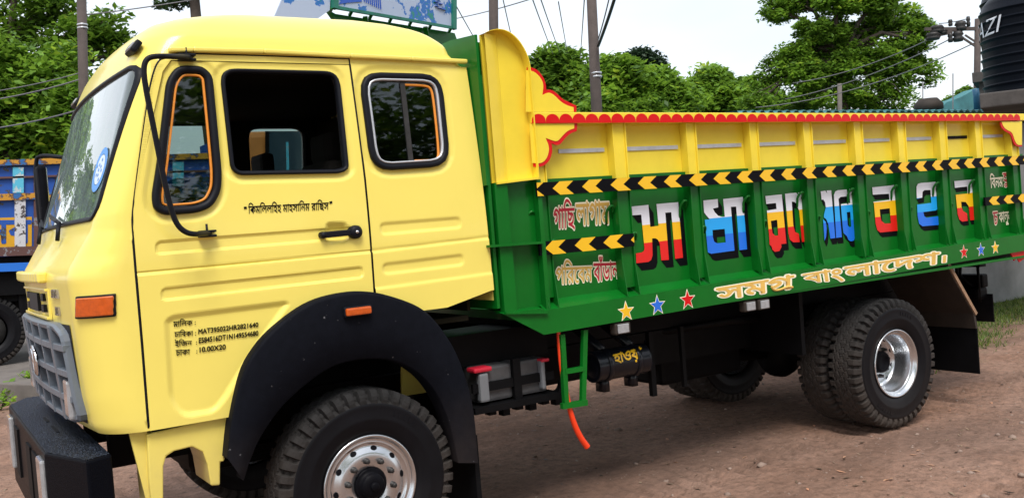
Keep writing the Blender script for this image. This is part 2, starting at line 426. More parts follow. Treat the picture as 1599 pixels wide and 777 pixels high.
# --- front wrap ------------------------------------------------------------
XF = [(1.03, -5.975), (1.06, -5.995), (1.2, -6.015), (1.4, -6.03), (1.76, -6.052), (1.80, -6.055), (1.84, -6.045), (1.93, -5.99), (2.02, -5.935), (2.85, -5.672), (2.92, -5.648), (2.99, -5.615), (3.05, -5.572), (3.10, -5.51), (3.15, -5.40), (3.19, -5.25), (3.22, -5.03), (3.23, -4.85)]
HS = [(2.862, .115), (2.94, .122), (2.995, .132), (3.015, .146), (3.06, .178), (3.10, .222), (3.14, .29), (3.175, .38), (3.205, .53), (3.225, .72), (3.23, .9)]
def xfront(z): return lin(z, XF)
def yside(z): return float(ycab(z)) if z < ZG else float(lin(z, HS))
def rcorner(z): return float(lin(z, [(1.0, .22), (1.9, .22), (2.1, .15), (2.8, .15), (2.9, .2), (3.08, .26), (3.23, .4)]))
def xsurf(y, z):
    y = min(y, 2 * YC - y); ys = yside(z); r = rcorner(z); xc = xfront(z) + .045
    if y < ys + r:
        q = max(r * r - (r - (y - ys)) ** 2, 0); return xc + r * 1.0 - math.sqrt(q)
    return xc - .045 * (1 - ((YC - y) / (YC - ys - r)) ** 2)
def contour(z, xs):
    ys = yside(z); r = rcorner(z); pts = []
    xs0 = xfront(z) + .045 + r
    for t in np.linspace(0, 1, 10, endpoint=False): pts.append((xs + (xs0 - xs) * t, ys))
    for a in np.linspace(0, math.pi / 2, 22, endpoint=False): pts.append((xfront(z) + .045 + r - r * math.sin(a), ys + r - r * math.cos(a)))
    for y in np.linspace(ys + r, YC, 50): pts.append((xsurf(y, z), y))
    full = pts + [(x, 2 * YC - y) for x, y in pts[-2::-1]]
    return [(x, y, z) for x, y in full]
zrow = np.r_[np.arange(1.03, 1.86, .02), np.arange(1.86, ZG + .001, .0127)]; zrow[-1] = ZG
FP = np.array([contour(z, float(S1(min(z, 2.80))) - gap) for z in zrow])
ws_poly = roundpoly([(.135, 2.075), (2 * YC - .135, 2.075), (2 * YC - .135, 2.852), (.135, 2.852)], .10, 7)
ym = (FP[:-1, :-1, 1] + FP[1:, 1:, 1]) / 2; zm = (FP[:-1, :-1, 2] + FP[1:, 1:, 2]) / 2
wsh = inset(resample(ws_poly, 140), .010)
cabo.smooth = True
cabo.grid(FP, ~inside(wsh, ym, zm))
# --- rear quarter (behind the door), near and far --------------------------
rear = cab_side(lambda z: S2(z) + gap, R3, np.r_[np.arange(1.40, ZG - .004, .0085), ZG], 90, [hr, arch_in], zmin=skirt_z); rear.smooth = True
cabo.add(rear.v, rear.f)
for hole in (0,):
    fr = cab_side(lambda z: S2(z) + gap, R3, np.r_[np.arange(1.5, ZG, .02), ZG], 40, [hr], far=True); cabo.add(fr.v, fr.f)
# --- rear wall and roof -----------------------------------------------------
def rearx(z): return float(lin(z, [(1.4, float(R3(1.5))), (ZG, float(R3(ZG)))])) if z < ZG else float(lin(z, [(ZG, float(R3(ZG)) + .0), (2.93, -3.80), (2.99, -3.815), (3.03, -3.85), (3.07, -3.90), (3.11, -3.96), (3.14, -4.03), (3.175, -4.15), (3.205, -4.33), (3.225, -4.52), (3.23, -4.62)]))
rw = [[(rearx(z), y, z) for y in np.linspace(yside(z), 2 * YC - yside(z), 12)] for z in np.linspace(1.45, ZG, 12)]
cabo.grid(np.array(rw))
def roofring(z):
    ys = yside(z); r = rcorner(z); xr = rearx(z); rr = float(lin(z, [(2.9, .07), (3.08, .10), (3.23, .3)]))
    c = contour(z, xr - rr - .01)
    rest = []
    for a in np.linspace(0, math.pi / 2, 12): rest.append((xr - rr + rr * math.sin(a), 2 * YC - ys - rr + rr * math.cos(a), z))
    for a in np.linspace(0, math.pi / 2, 12): rest.append((xr - rr + rr * math.cos(a), ys + rr - rr * math.sin(a), z))
    return c + rest
rings = [roofring(z) for z in (ZG, 2.90, 2.94, 2.965, 2.985, 3.0, 3.02, 3.04, 3.06, 3.08, 3.1, 3.12, 3.14, 3.155, 3.17, 3.185, 3.2, 3.21, 3.22, 3.226, 3.23)]
cabo.bridge([[Vector(p) for p in r_] for r_ in rings])
cabo.f.append([len(cabo.v) - len(rings[0]) + i for i in range(len(rings[0]))]); cabo.m.append(0); cabo.sm.append(True)
cab = part(cabo, 'cab', M['cab'], normals=False)
# --- doors --------------------------------------------------------------------
d_ = cab_side(lambda z: S1(z) + gap, lambda z: S2(z) - gap, zf, 150, [hq, hd, arch_in]); d_.smooth = True
door = part(d_, 'door', M['cab'], normals=False)
d_ = cab_side(lambda z: S1(z) + gap, lambda z: S2(z) - gap, np.arange(1.03, ZG, .02), 60, [hq, hd], far=True); d_.smooth = True
fdoor = part(d_, 'door', M['cab'], normals=False)
# --- dark lining behind every panel gap, floor, roof lining ---------------------
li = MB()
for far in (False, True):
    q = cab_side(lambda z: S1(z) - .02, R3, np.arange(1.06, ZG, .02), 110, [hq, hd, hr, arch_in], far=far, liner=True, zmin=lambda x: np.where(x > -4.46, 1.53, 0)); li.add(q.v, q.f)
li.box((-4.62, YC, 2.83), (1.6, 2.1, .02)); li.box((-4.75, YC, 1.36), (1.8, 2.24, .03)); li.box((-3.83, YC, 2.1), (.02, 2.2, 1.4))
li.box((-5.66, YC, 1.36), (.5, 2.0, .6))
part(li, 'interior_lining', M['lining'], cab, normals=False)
# panel gap lines, drawn as a black tube that stands for the gap's shade
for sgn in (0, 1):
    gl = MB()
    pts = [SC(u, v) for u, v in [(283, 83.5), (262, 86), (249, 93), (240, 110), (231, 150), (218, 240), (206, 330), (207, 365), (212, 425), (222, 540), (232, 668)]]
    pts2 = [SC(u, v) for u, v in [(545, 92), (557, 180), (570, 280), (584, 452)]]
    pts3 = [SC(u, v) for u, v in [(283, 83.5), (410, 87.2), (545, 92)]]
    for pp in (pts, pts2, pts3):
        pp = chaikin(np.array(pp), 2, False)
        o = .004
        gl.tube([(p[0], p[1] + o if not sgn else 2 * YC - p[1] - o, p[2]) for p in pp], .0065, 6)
    part(gl, 'door_gap_line', M['rubber'], cab)
# rain gutter running along the roof edge
for far in (0, 1):
    gt = MB()
    pts = [SC(u, v) + np.array([0, -.012, 0]) for u, v in [(262, 79), (300, 78.5), (410, 81), (545, 88), (640, 92.5), (727, 97)]]
    pts = [(p[0], p[1] if not far else 2 * YC - p[1], p[2]) for p in pts]
    for i in range(len(pts) - 1): gt.bar(pts[i], pts[i + 1], .035, .026)
    part(gt, 'rain_gutter', M['cab'], cab, bevel=.008)

# --- windows: rubber seal, frames, glass ----------------------------------------
def ring_side(outl, offs, far=False, yoff=0):
    # offs: list of (inset distance, outward height) cross-section points; closed ring of rubber on the cab side
    loops = []
    base = resample(outl, 110)
    for d, h in offs:
        q = inset(base, d)
        y = ycab(q[:, 1]) - h + yoff
        if far: y = 2 * YC - y
        loops.append([Vector((a[0], b, a[1])) for a, b in zip(q, y)])
    m = MB(); m.smooth = True; m.bridge(loops, close=True); return m
def pane_side(outl, d, h, far=False):
    q = inset(resample(outl, 110), d); y = ycab(q[:, 1]) - h
    if far: y = 2 * YC - y
    m = MB(); m.prism([Vector((a[0], b, a[1])) for a, b in zip(q, y)], (0, .004 * (1 if not far else -1), 0)); return m
SEAL = [(0, -.004), (.002, .012), (.012, .020), (.030, .018), (.040, .006), (.042, -.03), (.01, -.03)]
SEALD = [(0, -.004), (.002, .010), (.008, .014), (.018, .010), (.024, .0), (.026, -.03), (.01, -.03)]
for far, dr in ((False, door), (True, fdoor)):
    part(ring_side(win_q, SEAL, far), 'window_seal', M['rubber'], dr)
    part(ring_side(win_d, SEALD, far), 'window_seal', M['rubber'], dr)
    part(ring_side(inset(resample(win_q, 110), .045), [(0, -.012), (.0, .006), (.010, .006), (.012, -.012)], far), 'quarter_frame', M['orange'], dr)
    part(pane_side(win_q, .035, -.004, far), 'quarter_glass', M['glass'], dr)
    part(ring_side(win_r, SEAL, far), 'window_seal', M['rubber'], cab)
    part(ring_side(inset(resample(win_r, 110), .036), [(0, -.005), (.001, .016), (.011, .017), (.013, .002), (.013, -.02)], far), 'window_frame', M['silver'], cab)
    part(pane_side(win_r, .04, -.006, far), 'sliding_glass', M['glass'], cab)
    # the sliding pane's upright and orange edge
    if not far:
        up = MB(); a = SC(*T9([(380, 128)])[0]); b = SC(*T9([(440, 660)])[0]); a[1] += .006; b[1] += .006
        up.bar(a, b, .03, .018, up=(0, 1, 0)); part(up, 'window_upright', M['steel'], cab)
        og = MB(); pts = [SC(u, v) for u, v in T9([(398, 140), (540, 145), (575, 165), (592, 230), (630, 600), (618, 640), (590, 650), (465, 653)])]
        og.tube([(p[0], p[1] + .004, p[2]) for p in chaikin(np.array(pts), 2, False)], .008, 6); part(og, 'orange_edge', M['orange'], cab)
# half-lowered driver's window on the far side shows as a bright-edged pane
fw = MB(); fx = -4.98; 
q = roundpoly([(-5.02, 2.05), (-4.62, 2.05), (-4.60, 2.42), (-5.02, 2.42)], .08); yy = 2 * YC - .10
fw.prism([(a, yy, b) for a, b in q], (0, -.004, 0)); part(fw, 'sliding_glass', M['glass'], fdoor)
fu = MB(); fu.bar((-5.05, yy, 2.02), (-5.05, yy, 2.74), .035, .02); part(fu, 'window_upright', M['rubber'], fdoor)
# windscreen
def front_pts(poly, d, h, n=140):
    q = inset(resample(poly, n), d); return [Vector((xsurf(y, z) - h, y, z)) for y, z in q]
ms = MB(); ms.smooth = True
ms.bridge([front_pts(ws_poly, d, h) for d, h in [(-.002, -.006), (0, .006), (.006, .011), (.018, .010), (.025, .002), (.026, -.02), (.01, -.02)]], close=True)
part(ms, 'windscreen_seal', M['rubber'], cab)
zz = np.linspace(2.06, 2.85, 40); yyv = np.linspace(.1, 2 * YC - .1, 90)
GP = np.array([[(xsurf(y, z) + .004, y, z) for y in yyv] for z in zz])
wq = inset(resample(ws_poly, 140), .014)
mk = inside(wq, (GP[:-1, :-1, 1] + GP[1:, 1:, 1]) / 2, (GP[:-1, :-1, 2] + GP[1:, 1:, 2]) / 2)
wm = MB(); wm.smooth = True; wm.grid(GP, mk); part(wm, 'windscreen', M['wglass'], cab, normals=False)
# round blue sticker on the windscreen
M['sticker'] = mat('sticker_blue', (.10, .32, .75), .5); M['sticker_w'] = mat('sticker_white', (.62, .74, .88), .5)
def on_screen(y, z, h): return Vector((xsurf(y, z) - h, y, z))
SY, SZ = .30, 2.335
st = MB()
def disc(mb, cy, cz, r0, r1, h, n=32):
    a = [on_screen(cy + r0 * math.cos(q), cz + r0 * math.sin(q), h) for q in np.linspace(0, 2 * math.pi, n, endpoint=False)]
    b = [on_screen(cy + r1 * math.cos(q), cz + r1 * math.sin(q), h) for q in np.linspace(0, 2 * math.pi, n, endpoint=False)]
    mb.bridge([a, b])
disc(st, SY, SZ, .078, .112, .002); st.mi = 1; disc(st, SY, SZ, .001, .075, .002); st.mi = 0
for k in range(9):
    a = k * 2.4; rr = .015 + .006 * k
    disc(st, SY + rr * math.cos(a), SZ + rr * math.sin(a), .001, .009, .004, 8)
part(st, 'windscreen_sticker', [M['sticker'], M['sticker_w']], cab)
# wipers
for y0, y1 in ((.75, 1.25), (1.55, 2.0)):
    wp = MB(); a = on_screen(y0, 2.0, .03); b = on_screen(y0 + .03, 2.09, .045); c = on_screen(y1, 2.14, .03)
    wp.tube([a, b], .012, 8); wp.tube([b, c], .008, 6); wp.bar(on_screen(y0 + .12, 2.095, .025), on_screen(y1 + .15, 2.16, .025), .012, .016)
    part(wp, 'wiper', M['rubber'], cab)
# cab interior: dashboard, wheel, seats
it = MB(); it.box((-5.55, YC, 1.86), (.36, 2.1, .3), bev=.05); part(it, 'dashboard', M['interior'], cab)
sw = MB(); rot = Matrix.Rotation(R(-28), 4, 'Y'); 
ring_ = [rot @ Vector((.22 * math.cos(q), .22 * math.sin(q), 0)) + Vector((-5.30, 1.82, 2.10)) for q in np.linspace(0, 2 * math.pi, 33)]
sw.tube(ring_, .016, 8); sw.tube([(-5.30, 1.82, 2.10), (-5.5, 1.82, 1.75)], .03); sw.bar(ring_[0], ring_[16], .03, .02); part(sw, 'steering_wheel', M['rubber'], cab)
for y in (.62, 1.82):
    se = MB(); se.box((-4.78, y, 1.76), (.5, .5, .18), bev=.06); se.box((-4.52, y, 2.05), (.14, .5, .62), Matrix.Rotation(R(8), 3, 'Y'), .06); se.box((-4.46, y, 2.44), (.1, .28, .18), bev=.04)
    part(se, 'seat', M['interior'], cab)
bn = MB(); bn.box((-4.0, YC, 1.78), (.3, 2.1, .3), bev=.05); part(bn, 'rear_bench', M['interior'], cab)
# door handle and lettering (lettering further down)
hd_ = MB(); a = SC(*DB([(272, 203)])[0]); b = SC(*DB([(490, 182)])[0])
hd_.bar((a[0], a[1] - .022, a[2]), (b[0] - .03, b[1] - .022, b[2]), .022, .034, bev=.008)
hd_.lathe([(.001, b[1] - .040), (.024, b[1] - .038), (.036, b[1] - .028), (.038, b[1] + .02)], (b[0], 0, b[2]), 'Y', 24)
hd_.lathe([(.001, a[1] - .036), (.016, a[1] - .034), (.019, a[1] - .02), (.019, a[1] + .02)], (a[0], 0, a[2]), 'Y', 16)
hnd = part(hd_, 'door_handle', M['rubber'], door)
lk = MB(); lk.lathe([(.001, b[1] - .044), (.008, b[1] - .044), (.009, b[1] - .038)], (b[0], 0, b[2]), 'Y', 14); part(lk, 'lock', M['chrome'], door)
# mirror arms
ma = MB(); y0 = -.10
pts = [SC(296, 91), *(S(u, v, -.13) for u, v in [(262, 88), (240, 88), (229, 92), (224, 105), (226, 130), (240, 200), (258, 290), (268, 330), (277, 352), (290, 363), (305, 366)]), SC(326, 364)]
pts[0][1] -= .02; pts[-1][1] -= .02
ma.tube(chaikin(np.array(pts), 2, False), .0135, 10)
arm = part(ma, 'mirror_arm', M['rubber'])
for u, v in ((290, 91), (322, 365)):
    br = MB(); p = SC(u, v)
    for dz in (-.012, .012): br.box((p[0], p[1] - .02, p[2] + dz), (.085, .045, .012), bev=.004)
    br.tube([(p[0], p[1] - .02, p[2] - .015), (p[0], p[1] - .02, p[2] + .05)], .006, 6)
    part(br, 'mirror_bracket', M['rubber'], arm)
fm = MB(); fy = 2 * YC
q = [(-5.68, fy - .04, 2.60), (-5.80, fy + .16, 2.64), (-5.83, fy + .20, 2.60), (-5.84, fy + .20, 2.15), (-5.82, fy + .16, 2.05), (-5.72, fy - .02, 2.03)]
fm.tube(chaikin(np.array(q), 2, False), .014, 8); farm = part(fm, 'mirror_arm', M['rubber'])
fh = MB(); fh.box((-5.81, fy + .16, 2.36), (.06, .24, .40), bev=.025); part(fh, 'mirror', M['plastic'], farm)
fg = MB(); fg.box((-5.777, fy + .16, 2.36), (.006, .2, .36)); part(fg, 'mirror_glass', M['chrome'], farm)
# roof marker lamps
for y in (.27, 2 * YC - .27):
    z = 2.945; x = xsurf(y, z)
    lb = MB(); rot = Matrix.Rotation(R(38), 3, 'Y'); lb.box((x - .012, y, z), (.035, .16, .07), rot, .012); ml = part(lb, 'marker_lamp', M['rubber'], cab)
    lb = MB(); lb.box((x - .026, y, z + .004), (.022, .12, .045), rot, .01); part(lb, 'lamp_lens', M['lens'], ml)

# indicator on the cab corner, curved with it
def proj(p):
    q = AX.T @ (np.array(p) - CAM); return PW / 2 + FOC * q[0] / q[2]
def corner_piece(u0, u1, z0, z1, h, th, name, m, parent):
    loops = []
    for z in np.linspace(z0, z1, 8):
        c = [p for p in contour(z, -5.70) if p[1] < .6]; c = np.array(c)
        c = resample(c, 200, False); us = np.array([proj(p) for p in c]); c = c[(us >= u0) & (us <= u1)]; c = resample(c, 16, False)
        tg = np.gradient(c[:, :2], axis=0); tg /= np.linalg.norm(tg, axis=1)[:, None]; n = np.stack([tg[:, 1], -tg[:, 0]], 1)
        if (n @ np.array([-.7, -.7])).mean() < 0: n = -n
        o_ = c.copy(); o_[:, :2] += n * h; i_ = c.copy(); i_[:, :2] -= n * th
        loops.append([Vector(p) for p in np.vstack([o_, i_[::-1]])])
    mb = MB(); mb.bridge(loops); mb.f += [list(range(32)), [7 * 32 + k for k in range(32)]]; mb.m += [0, 0]; mb.sm += [False, False]
    return part(mb, name, m, parent, bevel=.006)
ind = corner_piece(120, 182, 1.605, 1.715, .014, .02, 'indicator', M['rubber'], None)
corner_piece(123.5, 178.5, 1.614, 1.706, .026, .0, 'lamp_lens', M['amber'], ind)

# front lip, vent panel, badges
lp = MB(); yy_ = np.linspace(.72, 1.98, 16)
for i in range(15): lp.bar((xsurf(yy_[i], 1.81) - .02, yy_[i], 1.81), (xsurf(yy_[i + 1], 1.81) - .02, yy_[i + 1], 1.81), .05, .06)
part(lp, 'front_lip', M['cab'], bevel=.012)
vp = MB()
for (ya, yb, za, zb) in ((.70, 1.74, 1.735, 1.748), (.70, 1.74, 1.585, 1.6), (.70, .715, 1.585, 1.748), (1.725, 1.74, 1.585, 1.748)):
    ym_ = (ya + yb) / 2; vp.box((xsurf(ym_, 1.66) - .004, ym_, (za + zb) / 2), (.014, yb - ya, zb - za), bev=.003)
vpan = part(vp, 'vent_panel', M['cab'])
for ya, yb in ((.82, .92), (1.02, 1.42), (1.5, 1.6)):
    for zc in ((1.64, 1.70) if yb - ya < .2 else (1.67,)):
        hh = .04 if yb - ya < .2 else .10; ym_ = (ya + yb) / 2; vh = MB()
        vh.box((xsurf(ym_, 1.66) - .006, ym_, zc), (.02, yb - ya, hh)); part(vh, 'vent_slot', M['rubber'], vpan)
for zc, n in ((1.725, 5), (1.635, 3)):
    bd = MB()
    for k in range(n):
        y = .44 + .032 * k + (.03 if n == 3 else 0); x = xsurf(y, zc) - .006
        bd.box((x, y, zc), (.012, .008, .045)); bd.box((x, y + .012, zc + (.018 if k % 2 else -.016)), (.012, .024, .009))
    part(bd, 'badge', M['chrome'])

# grille on the cab front
gr = MB(); zt, zb = 1.555, 1.075
def gp(y, z, h): return Vector((xsurf(y, z) - h, y, z))
gout = roundpoly([(.34, 1.53), (.50, 1.575), (1.94, 1.575), (2.10, 1.53), (2.16, 1.09), (1.98, 1.06), (.46, 1.06), (.28, 1.09)], .04, 5)
def gl_(d, h): return [gp(y, z, h) for y, z in inset(resample(gout, 120), d)]
gr.bridge([gl_(0, -.01), gl_(.0, .03), (gl_(.012, .045)), gl_(.035, .04), gl_(.04, -.005)])
for z in (1.455, 1.325, 1.195):
    ys_ = np.linspace(.33, 2.11, 19)
    for i in range(18):
        a, b = gp(ys_[i], z, .02), gp(ys_[i + 1], z, .02); gr.bar(a, b, .05, .034)
for y, wd in ((.60, .085), (.90, .028), (1.22, .028), (1.54, .028), (1.84, .085)):
    gr.bar(gp(y, 1.07, .024), gp(y, 1.56, .024), wd, .05, up=(1, 0, 0))
grille = part(gr, 'grille', M['grey'], bevel=.004)
gb = MB(); ys_ = np.linspace(.30, 2.14, 20); gb.grid(np.array([[gp(y, z, .004) for y in ys_] for z in np.linspace(1.07, 1.57, 6)])); part(gb, 'grille_mesh', M['rubber'], grille)
em = MB(); cy, cz = YC - .02, 1.33
rg = [gp(cy + .095 * math.cos(q), cz + .085 * math.sin(q), .058) for q in np.linspace(R(-62), R(242), 26)]
em.tube(rg, .009, 6)
em.tube([gp(cy + .02 * s, cz + .02 + .06 * s2, .06) for s, s2 in ((1.2, -1.6), (.8, -.6), (1.0, .3), (2.6, .72), (3.8, .78))], .009, 6)
em.tube([gp(cy - .02 * s, cz + .02 + .06 * s2, .06) for s, s2 in ((1.2, -1.6), (.8, -.6), (1.0, .3), (2.6, .72), (3.8, .78))], .009, 6)
part(em, 'emblem', M['chrome'], grille)
for y in (.43, 2.01):
    hl = MB(); a = gp(y, 1.2, .03); hl.box((a.x, y, 1.19), (.04, .15, .2), bev=.02); part(hl, 'headlamp', M['lens'], grille)
# bumper
bz1, bz0 = .945, .43
top = [(-6.158, .40), (-6.02, .0), (-5.90, .06), (-5.885, 2.60), (-6.02, 2.64), (-6.152, 2.38)]
bu = MB(); bu.prism([(x, y, bz0) for x, y in top], (0, 0, bz1 - bz0))
bumper = part(bu, 'bumper', M['bumper'], bevel=.012)
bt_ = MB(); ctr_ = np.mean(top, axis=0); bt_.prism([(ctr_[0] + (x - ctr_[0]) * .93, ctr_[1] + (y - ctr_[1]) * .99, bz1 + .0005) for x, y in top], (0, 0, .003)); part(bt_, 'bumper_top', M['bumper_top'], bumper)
for yc_, L_ in ((1.05, .26), (1.45, .2)): sl_ = MB(); sl_.box((-6.03, yc_, bz1 + .004), (.018, L_, .006)); part(sl_, 'bumper_slot', M['rubber'], bumper)
for y in (.86, 1.16, 1.86): fr_ = MB(); fr_.box((-6.156, y, .72), (.02, .2, .30)); part(fr_, 'bumper_opening', M['under'], bumper)
for y in (.53, 2.2):
    fl = MB(); fl.box((-6.165, y, .735), (.03, .19, .33), bev=.015); part(fl, 'fog_lamp', M['lens'], bumper)
# yellow step bracket below the door
U3 = lambda pts: [(180 + a / 3.579, 560 + b / 3.579) for a, b in pts]
sp_ = [S(u, v, .06) for u, v in U3([(178, 420), (640, 310), (612, 570), (588, 575), (587, 705), (535, 708), (515, 590), (490, 520), (430, 490), (330, 515), (285, 545), (270, 600), (270, 800), (268, 900), (212, 900), (190, 690)])]
sb = MB(); sb.prism(sp_, (0, .30, 0)); step = part(sb, 'cab_step', M['cab'], bevel=.008)
s2 = MB(); s2.prism([S(u, v, .09) for u, v in U3([(78, 415), (178, 398), (180, 600), (210, 900), (200, 900)])], (0, .02, 0)); part(s2, 'step_gusset', M['cab'], step)
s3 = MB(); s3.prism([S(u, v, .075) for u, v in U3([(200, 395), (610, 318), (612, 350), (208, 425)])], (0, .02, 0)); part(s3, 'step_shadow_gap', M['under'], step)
# near front mudguard: arch band with a rolled lip and inner depth
fin_px = [(381, 750), (392, 716), (408, 680), (439, 635), (475, 602), (515, 573), (551, 562), (596, 559), (627, 566), (658, 584), (680, 609), (696, 640), (707, 676), (716, 722)]
fo = resample([S(u, v, -.035)[[0, 2]] for u, v in chaikin(np.array(arch_px[1:]), 2, False)], 70, False)
fi = resample([S(u, v, -.035)[[0, 2]] for u, v in chaikin(np.array(fin_px), 2, False)], 70, False)
def arch_mb(ya, sg):
    m = MB(); m.smooth = True
    lo = lambda q, y: [(a[0], y, a[1]) for a in q]
    ctr = (fo.mean(0) + fi.mean(0)) / 2
    foi = fo * .985 + fi * .015; fii = fi * .98 + fo * .02
    P = np.array([lo(fo, ya + sg * .10), lo(fo, ya + sg * .015), lo(foi, ya), lo((fo * .94 + fi * .06), ya - sg * .006), lo(fo * .5 + fi * .5, ya - sg * .003), lo(fii, ya), lo(fi, ya + sg * .012), lo(fi, ya + sg * .14)])
    m.grid(P); return m
fend = part(arch_mb(-.035, 1), 'mudguard', M['plastic'], normals=False)
ffend = part(arch_mb(2 * YC + .035, -1), 'mudguard', M['plastic'], normals=False)
for ya, yb in ((.05, .72), (2 * YC - .72, 2 * YC - .05)):
    wl = MB(); q = fo * .9 + fi * .1; wl.grid(np.array([[(a[0], y, a[1]) for a in q] for y in (ya, yb)]))
    part(wl, 'wheel_well', M['under'], normals=False)
yp = MB(); yp.prism([S(u, v, .45) for u, v in ((628, 562), (690, 600), (668, 612), (628, 618))], (0, .02, 0)); part(yp, 'cab_floor_panel', M['cab'])
fl_ = MB(); fl_.box((-3.93, .20, .42), (.03, .42, .52)); part(fl_, 'mud_flap', M['under'])
sm_ = slab_ = MB(); p0 = S(557.5, 485, -.045); 
sm_.box((p0[0], -.05, p0[2]), (.165, .03, .058), bev=.012); sml = part(sm_, 'side_lamp', M['rubber'])
q_ = MB(); q_.box((p0[0], -.066, p0[2]), (.148, .022, .042), bev=.01); part(q_, 'lamp_lens', M['amber'], sml)
# ============================================================ dump body
def zl(x, za, zb): return za + (zb - za) * (x + 3.36) / 5.36       # heights drift slightly along the body
RX = 2.16                                                           # rear end of the body
z_rt = lambda x: zl(x, 2.574, 2.540); z_rb = lambda x: zl(x, 2.508, 2.479)
z_bt = lambda x: zl(x, 2.140, 2.156); z_bb = lambda x: zl(x, 2.057, 2.074)
z_st = lambda x: zl(x, 1.352, 1.440); z_sb = lambda x: zl(x, 1.203, 1.288)
body = MB()
body.box((-.6, 1.22, 1.30), (5.5, 2.2, .06)); body.box((-.6, 2.34, 1.9), (5.5, .05, 1.25)); body.box((RX - .03, 1.22, 1.9), (.05, 2.24, 1.2))
dump = part(body, 'dump_body', M['green'])
def prism_xz(mb, pts, y0, y1): mb.prism([(x, y0, z) for x, z in pts], (0, y1 - y0, 0))
# side panels
m = MB(); prism_xz(m, [(-3.37, 1.40), (RX, 1.46), (RX, 2.16), (-3.37, 2.15)], .10, .115); part(m, 'side_panel', M['green'], dump)
m = MB(); prism_xz(m, [(-3.37, 2.165), (RX, 2.18), (RX, 2.5), (-3.37, 2.53)], .10, .115); part(m, 'side_panel', M['bedy'], dump)
m = MB(); prism_xz(m, [(-3.37, 2.12), (RX, 2.135), (RX, 2.176), (-3.37, 2.163)], .07, .11); part(m, 'ledge', M['green'], dump)
# sill: sloping ledge and face, chamfered front end
m = MB(); m.grid(np.array([[(-3.362, 0, z_st(-3.362)), (RX, 0, z_st(RX))], [(-3.362, .10, z_st(-3.362) + .052), (RX, .10, z_st(RX) + .02)]]))
m.prism([(-3.669, 0, 1.368), (-3.381, 0, 1.203), (RX, 0, z_sb(RX)), (RX, 0, z_st(RX)), (-3.362, 0, z_st(-3.362)), (-3.38, 0, 1.368)], (0, .012, 0))
m.box((-.65, .05, 1.235), (5.4, .09, .02)); 
m.add([(-3.669, 0, 1.368), (-3.38, 0, 1.368), (-3.38, .3, 1.40), (-3.669, .3, 1.40)], [[0, 1, 2, 3]])
part(m, 'sill', M['green'], dump, normals=False)
# top rail with red scallops
m = MB(); prism_xz(m, [(-3.33, z_rb(-3.4)), (RX, z_rb(RX)), (RX, z_rt(RX)), (-3.33, z_rt(-3.4))], .0, .14); rail = part(m, 'top_rail', M['bedy'], dump, bevel=.004)
m = MB(); rad = .051; base = .016
for k in range(52):
    x = -3.300 + .1035 * k + random.uniform(-.002, .002); sc_h = random.uniform(.94, 1.04)
    if x > RX - .05: break
    zb_ = z_rb(x) - .002; pts = [(x - .0517, -.002, zb_), (x + .0517, -.002, zb_)]
    pts += [(x + .0512 * math.cos(a), -.002, zb_ + base + .043 * sc_h * math.sin(a)) for a in np.linspace(0, math.pi, 14)]
    m.prism(pts, (0, -.0005, 0))
part(m, 'scallop_trim', M['red'], rail)
# posts
PX = [(845, 854), (961, 982), (1076, 1092), (1175, 1189), (1259, 1273), (1338, 1352), (1406, 1419), (1471, 1483), (1527, 1538)]
posts = [(S(a, 265, .03)[0], S(b, 265, .03)[0]) for a, b in PX] + [(1.92, 2.04)]
posts[0] = (-3.33, -3.247)
for i, (x0, x1) in enumerate(posts):
    for zlo, zhi, mt in ((z_bt((x0 + x1) / 2) - .01, z_rb(x0), 'bedy'), (1.42, z_bb(x0) + .02, 'green')):
        m = MB(); h = zhi - zlo; zc = (zhi + zlo) / 2
        m.box((x0 + .004, .065, zc), (.008, .07, h)); m.box((x1 - .004, .065, zc), (.008, .07, h)); m.box(((x0 + x1) / 2, .046, zc), (x1 - x0 - .016, .008, h))
        if mt == 'green':
            for x in (x0, x1 - .008):
                zs = z_st(x)
                m.prism([(x + .001, .031, 1.60), (x + .001, .0, zs + .004), (x + .001, .099, zs + .05), (x + .001, .099, 1.60)], (.006, 0, 0))
        part(m, 'post', M[mt], dump, bevel=.003)
    if 0 <= i < 9:
        for xh, zh, sg in ((x0 - .035, 1.925, -1), (x1 + .03, 1.735, 1)):
            pts = [(xh + .026 * math.cos(a), .082 - .03 * max(math.sin(a), 0), zh + .042 * math.sin(a)) for a in np.linspace(-.2, math.pi + .1, 9)] + [(xh - .028, .085, zh - .05), (xh - .02, .098, zh - .075)]
            m = MB(); m.tube(pts, .009, 6); part(m, 'rope_hook', M['green'], dump)
# galvanised strips in the yellow panels, one black strip standing for a shaded slit
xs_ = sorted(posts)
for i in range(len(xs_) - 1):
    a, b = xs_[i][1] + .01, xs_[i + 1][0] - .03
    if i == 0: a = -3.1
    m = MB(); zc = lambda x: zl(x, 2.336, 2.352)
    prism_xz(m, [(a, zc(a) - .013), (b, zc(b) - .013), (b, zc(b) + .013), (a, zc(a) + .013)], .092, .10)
    part(m, 'panel_strip', M['galv'] if i != 7 else M['under'], dump)
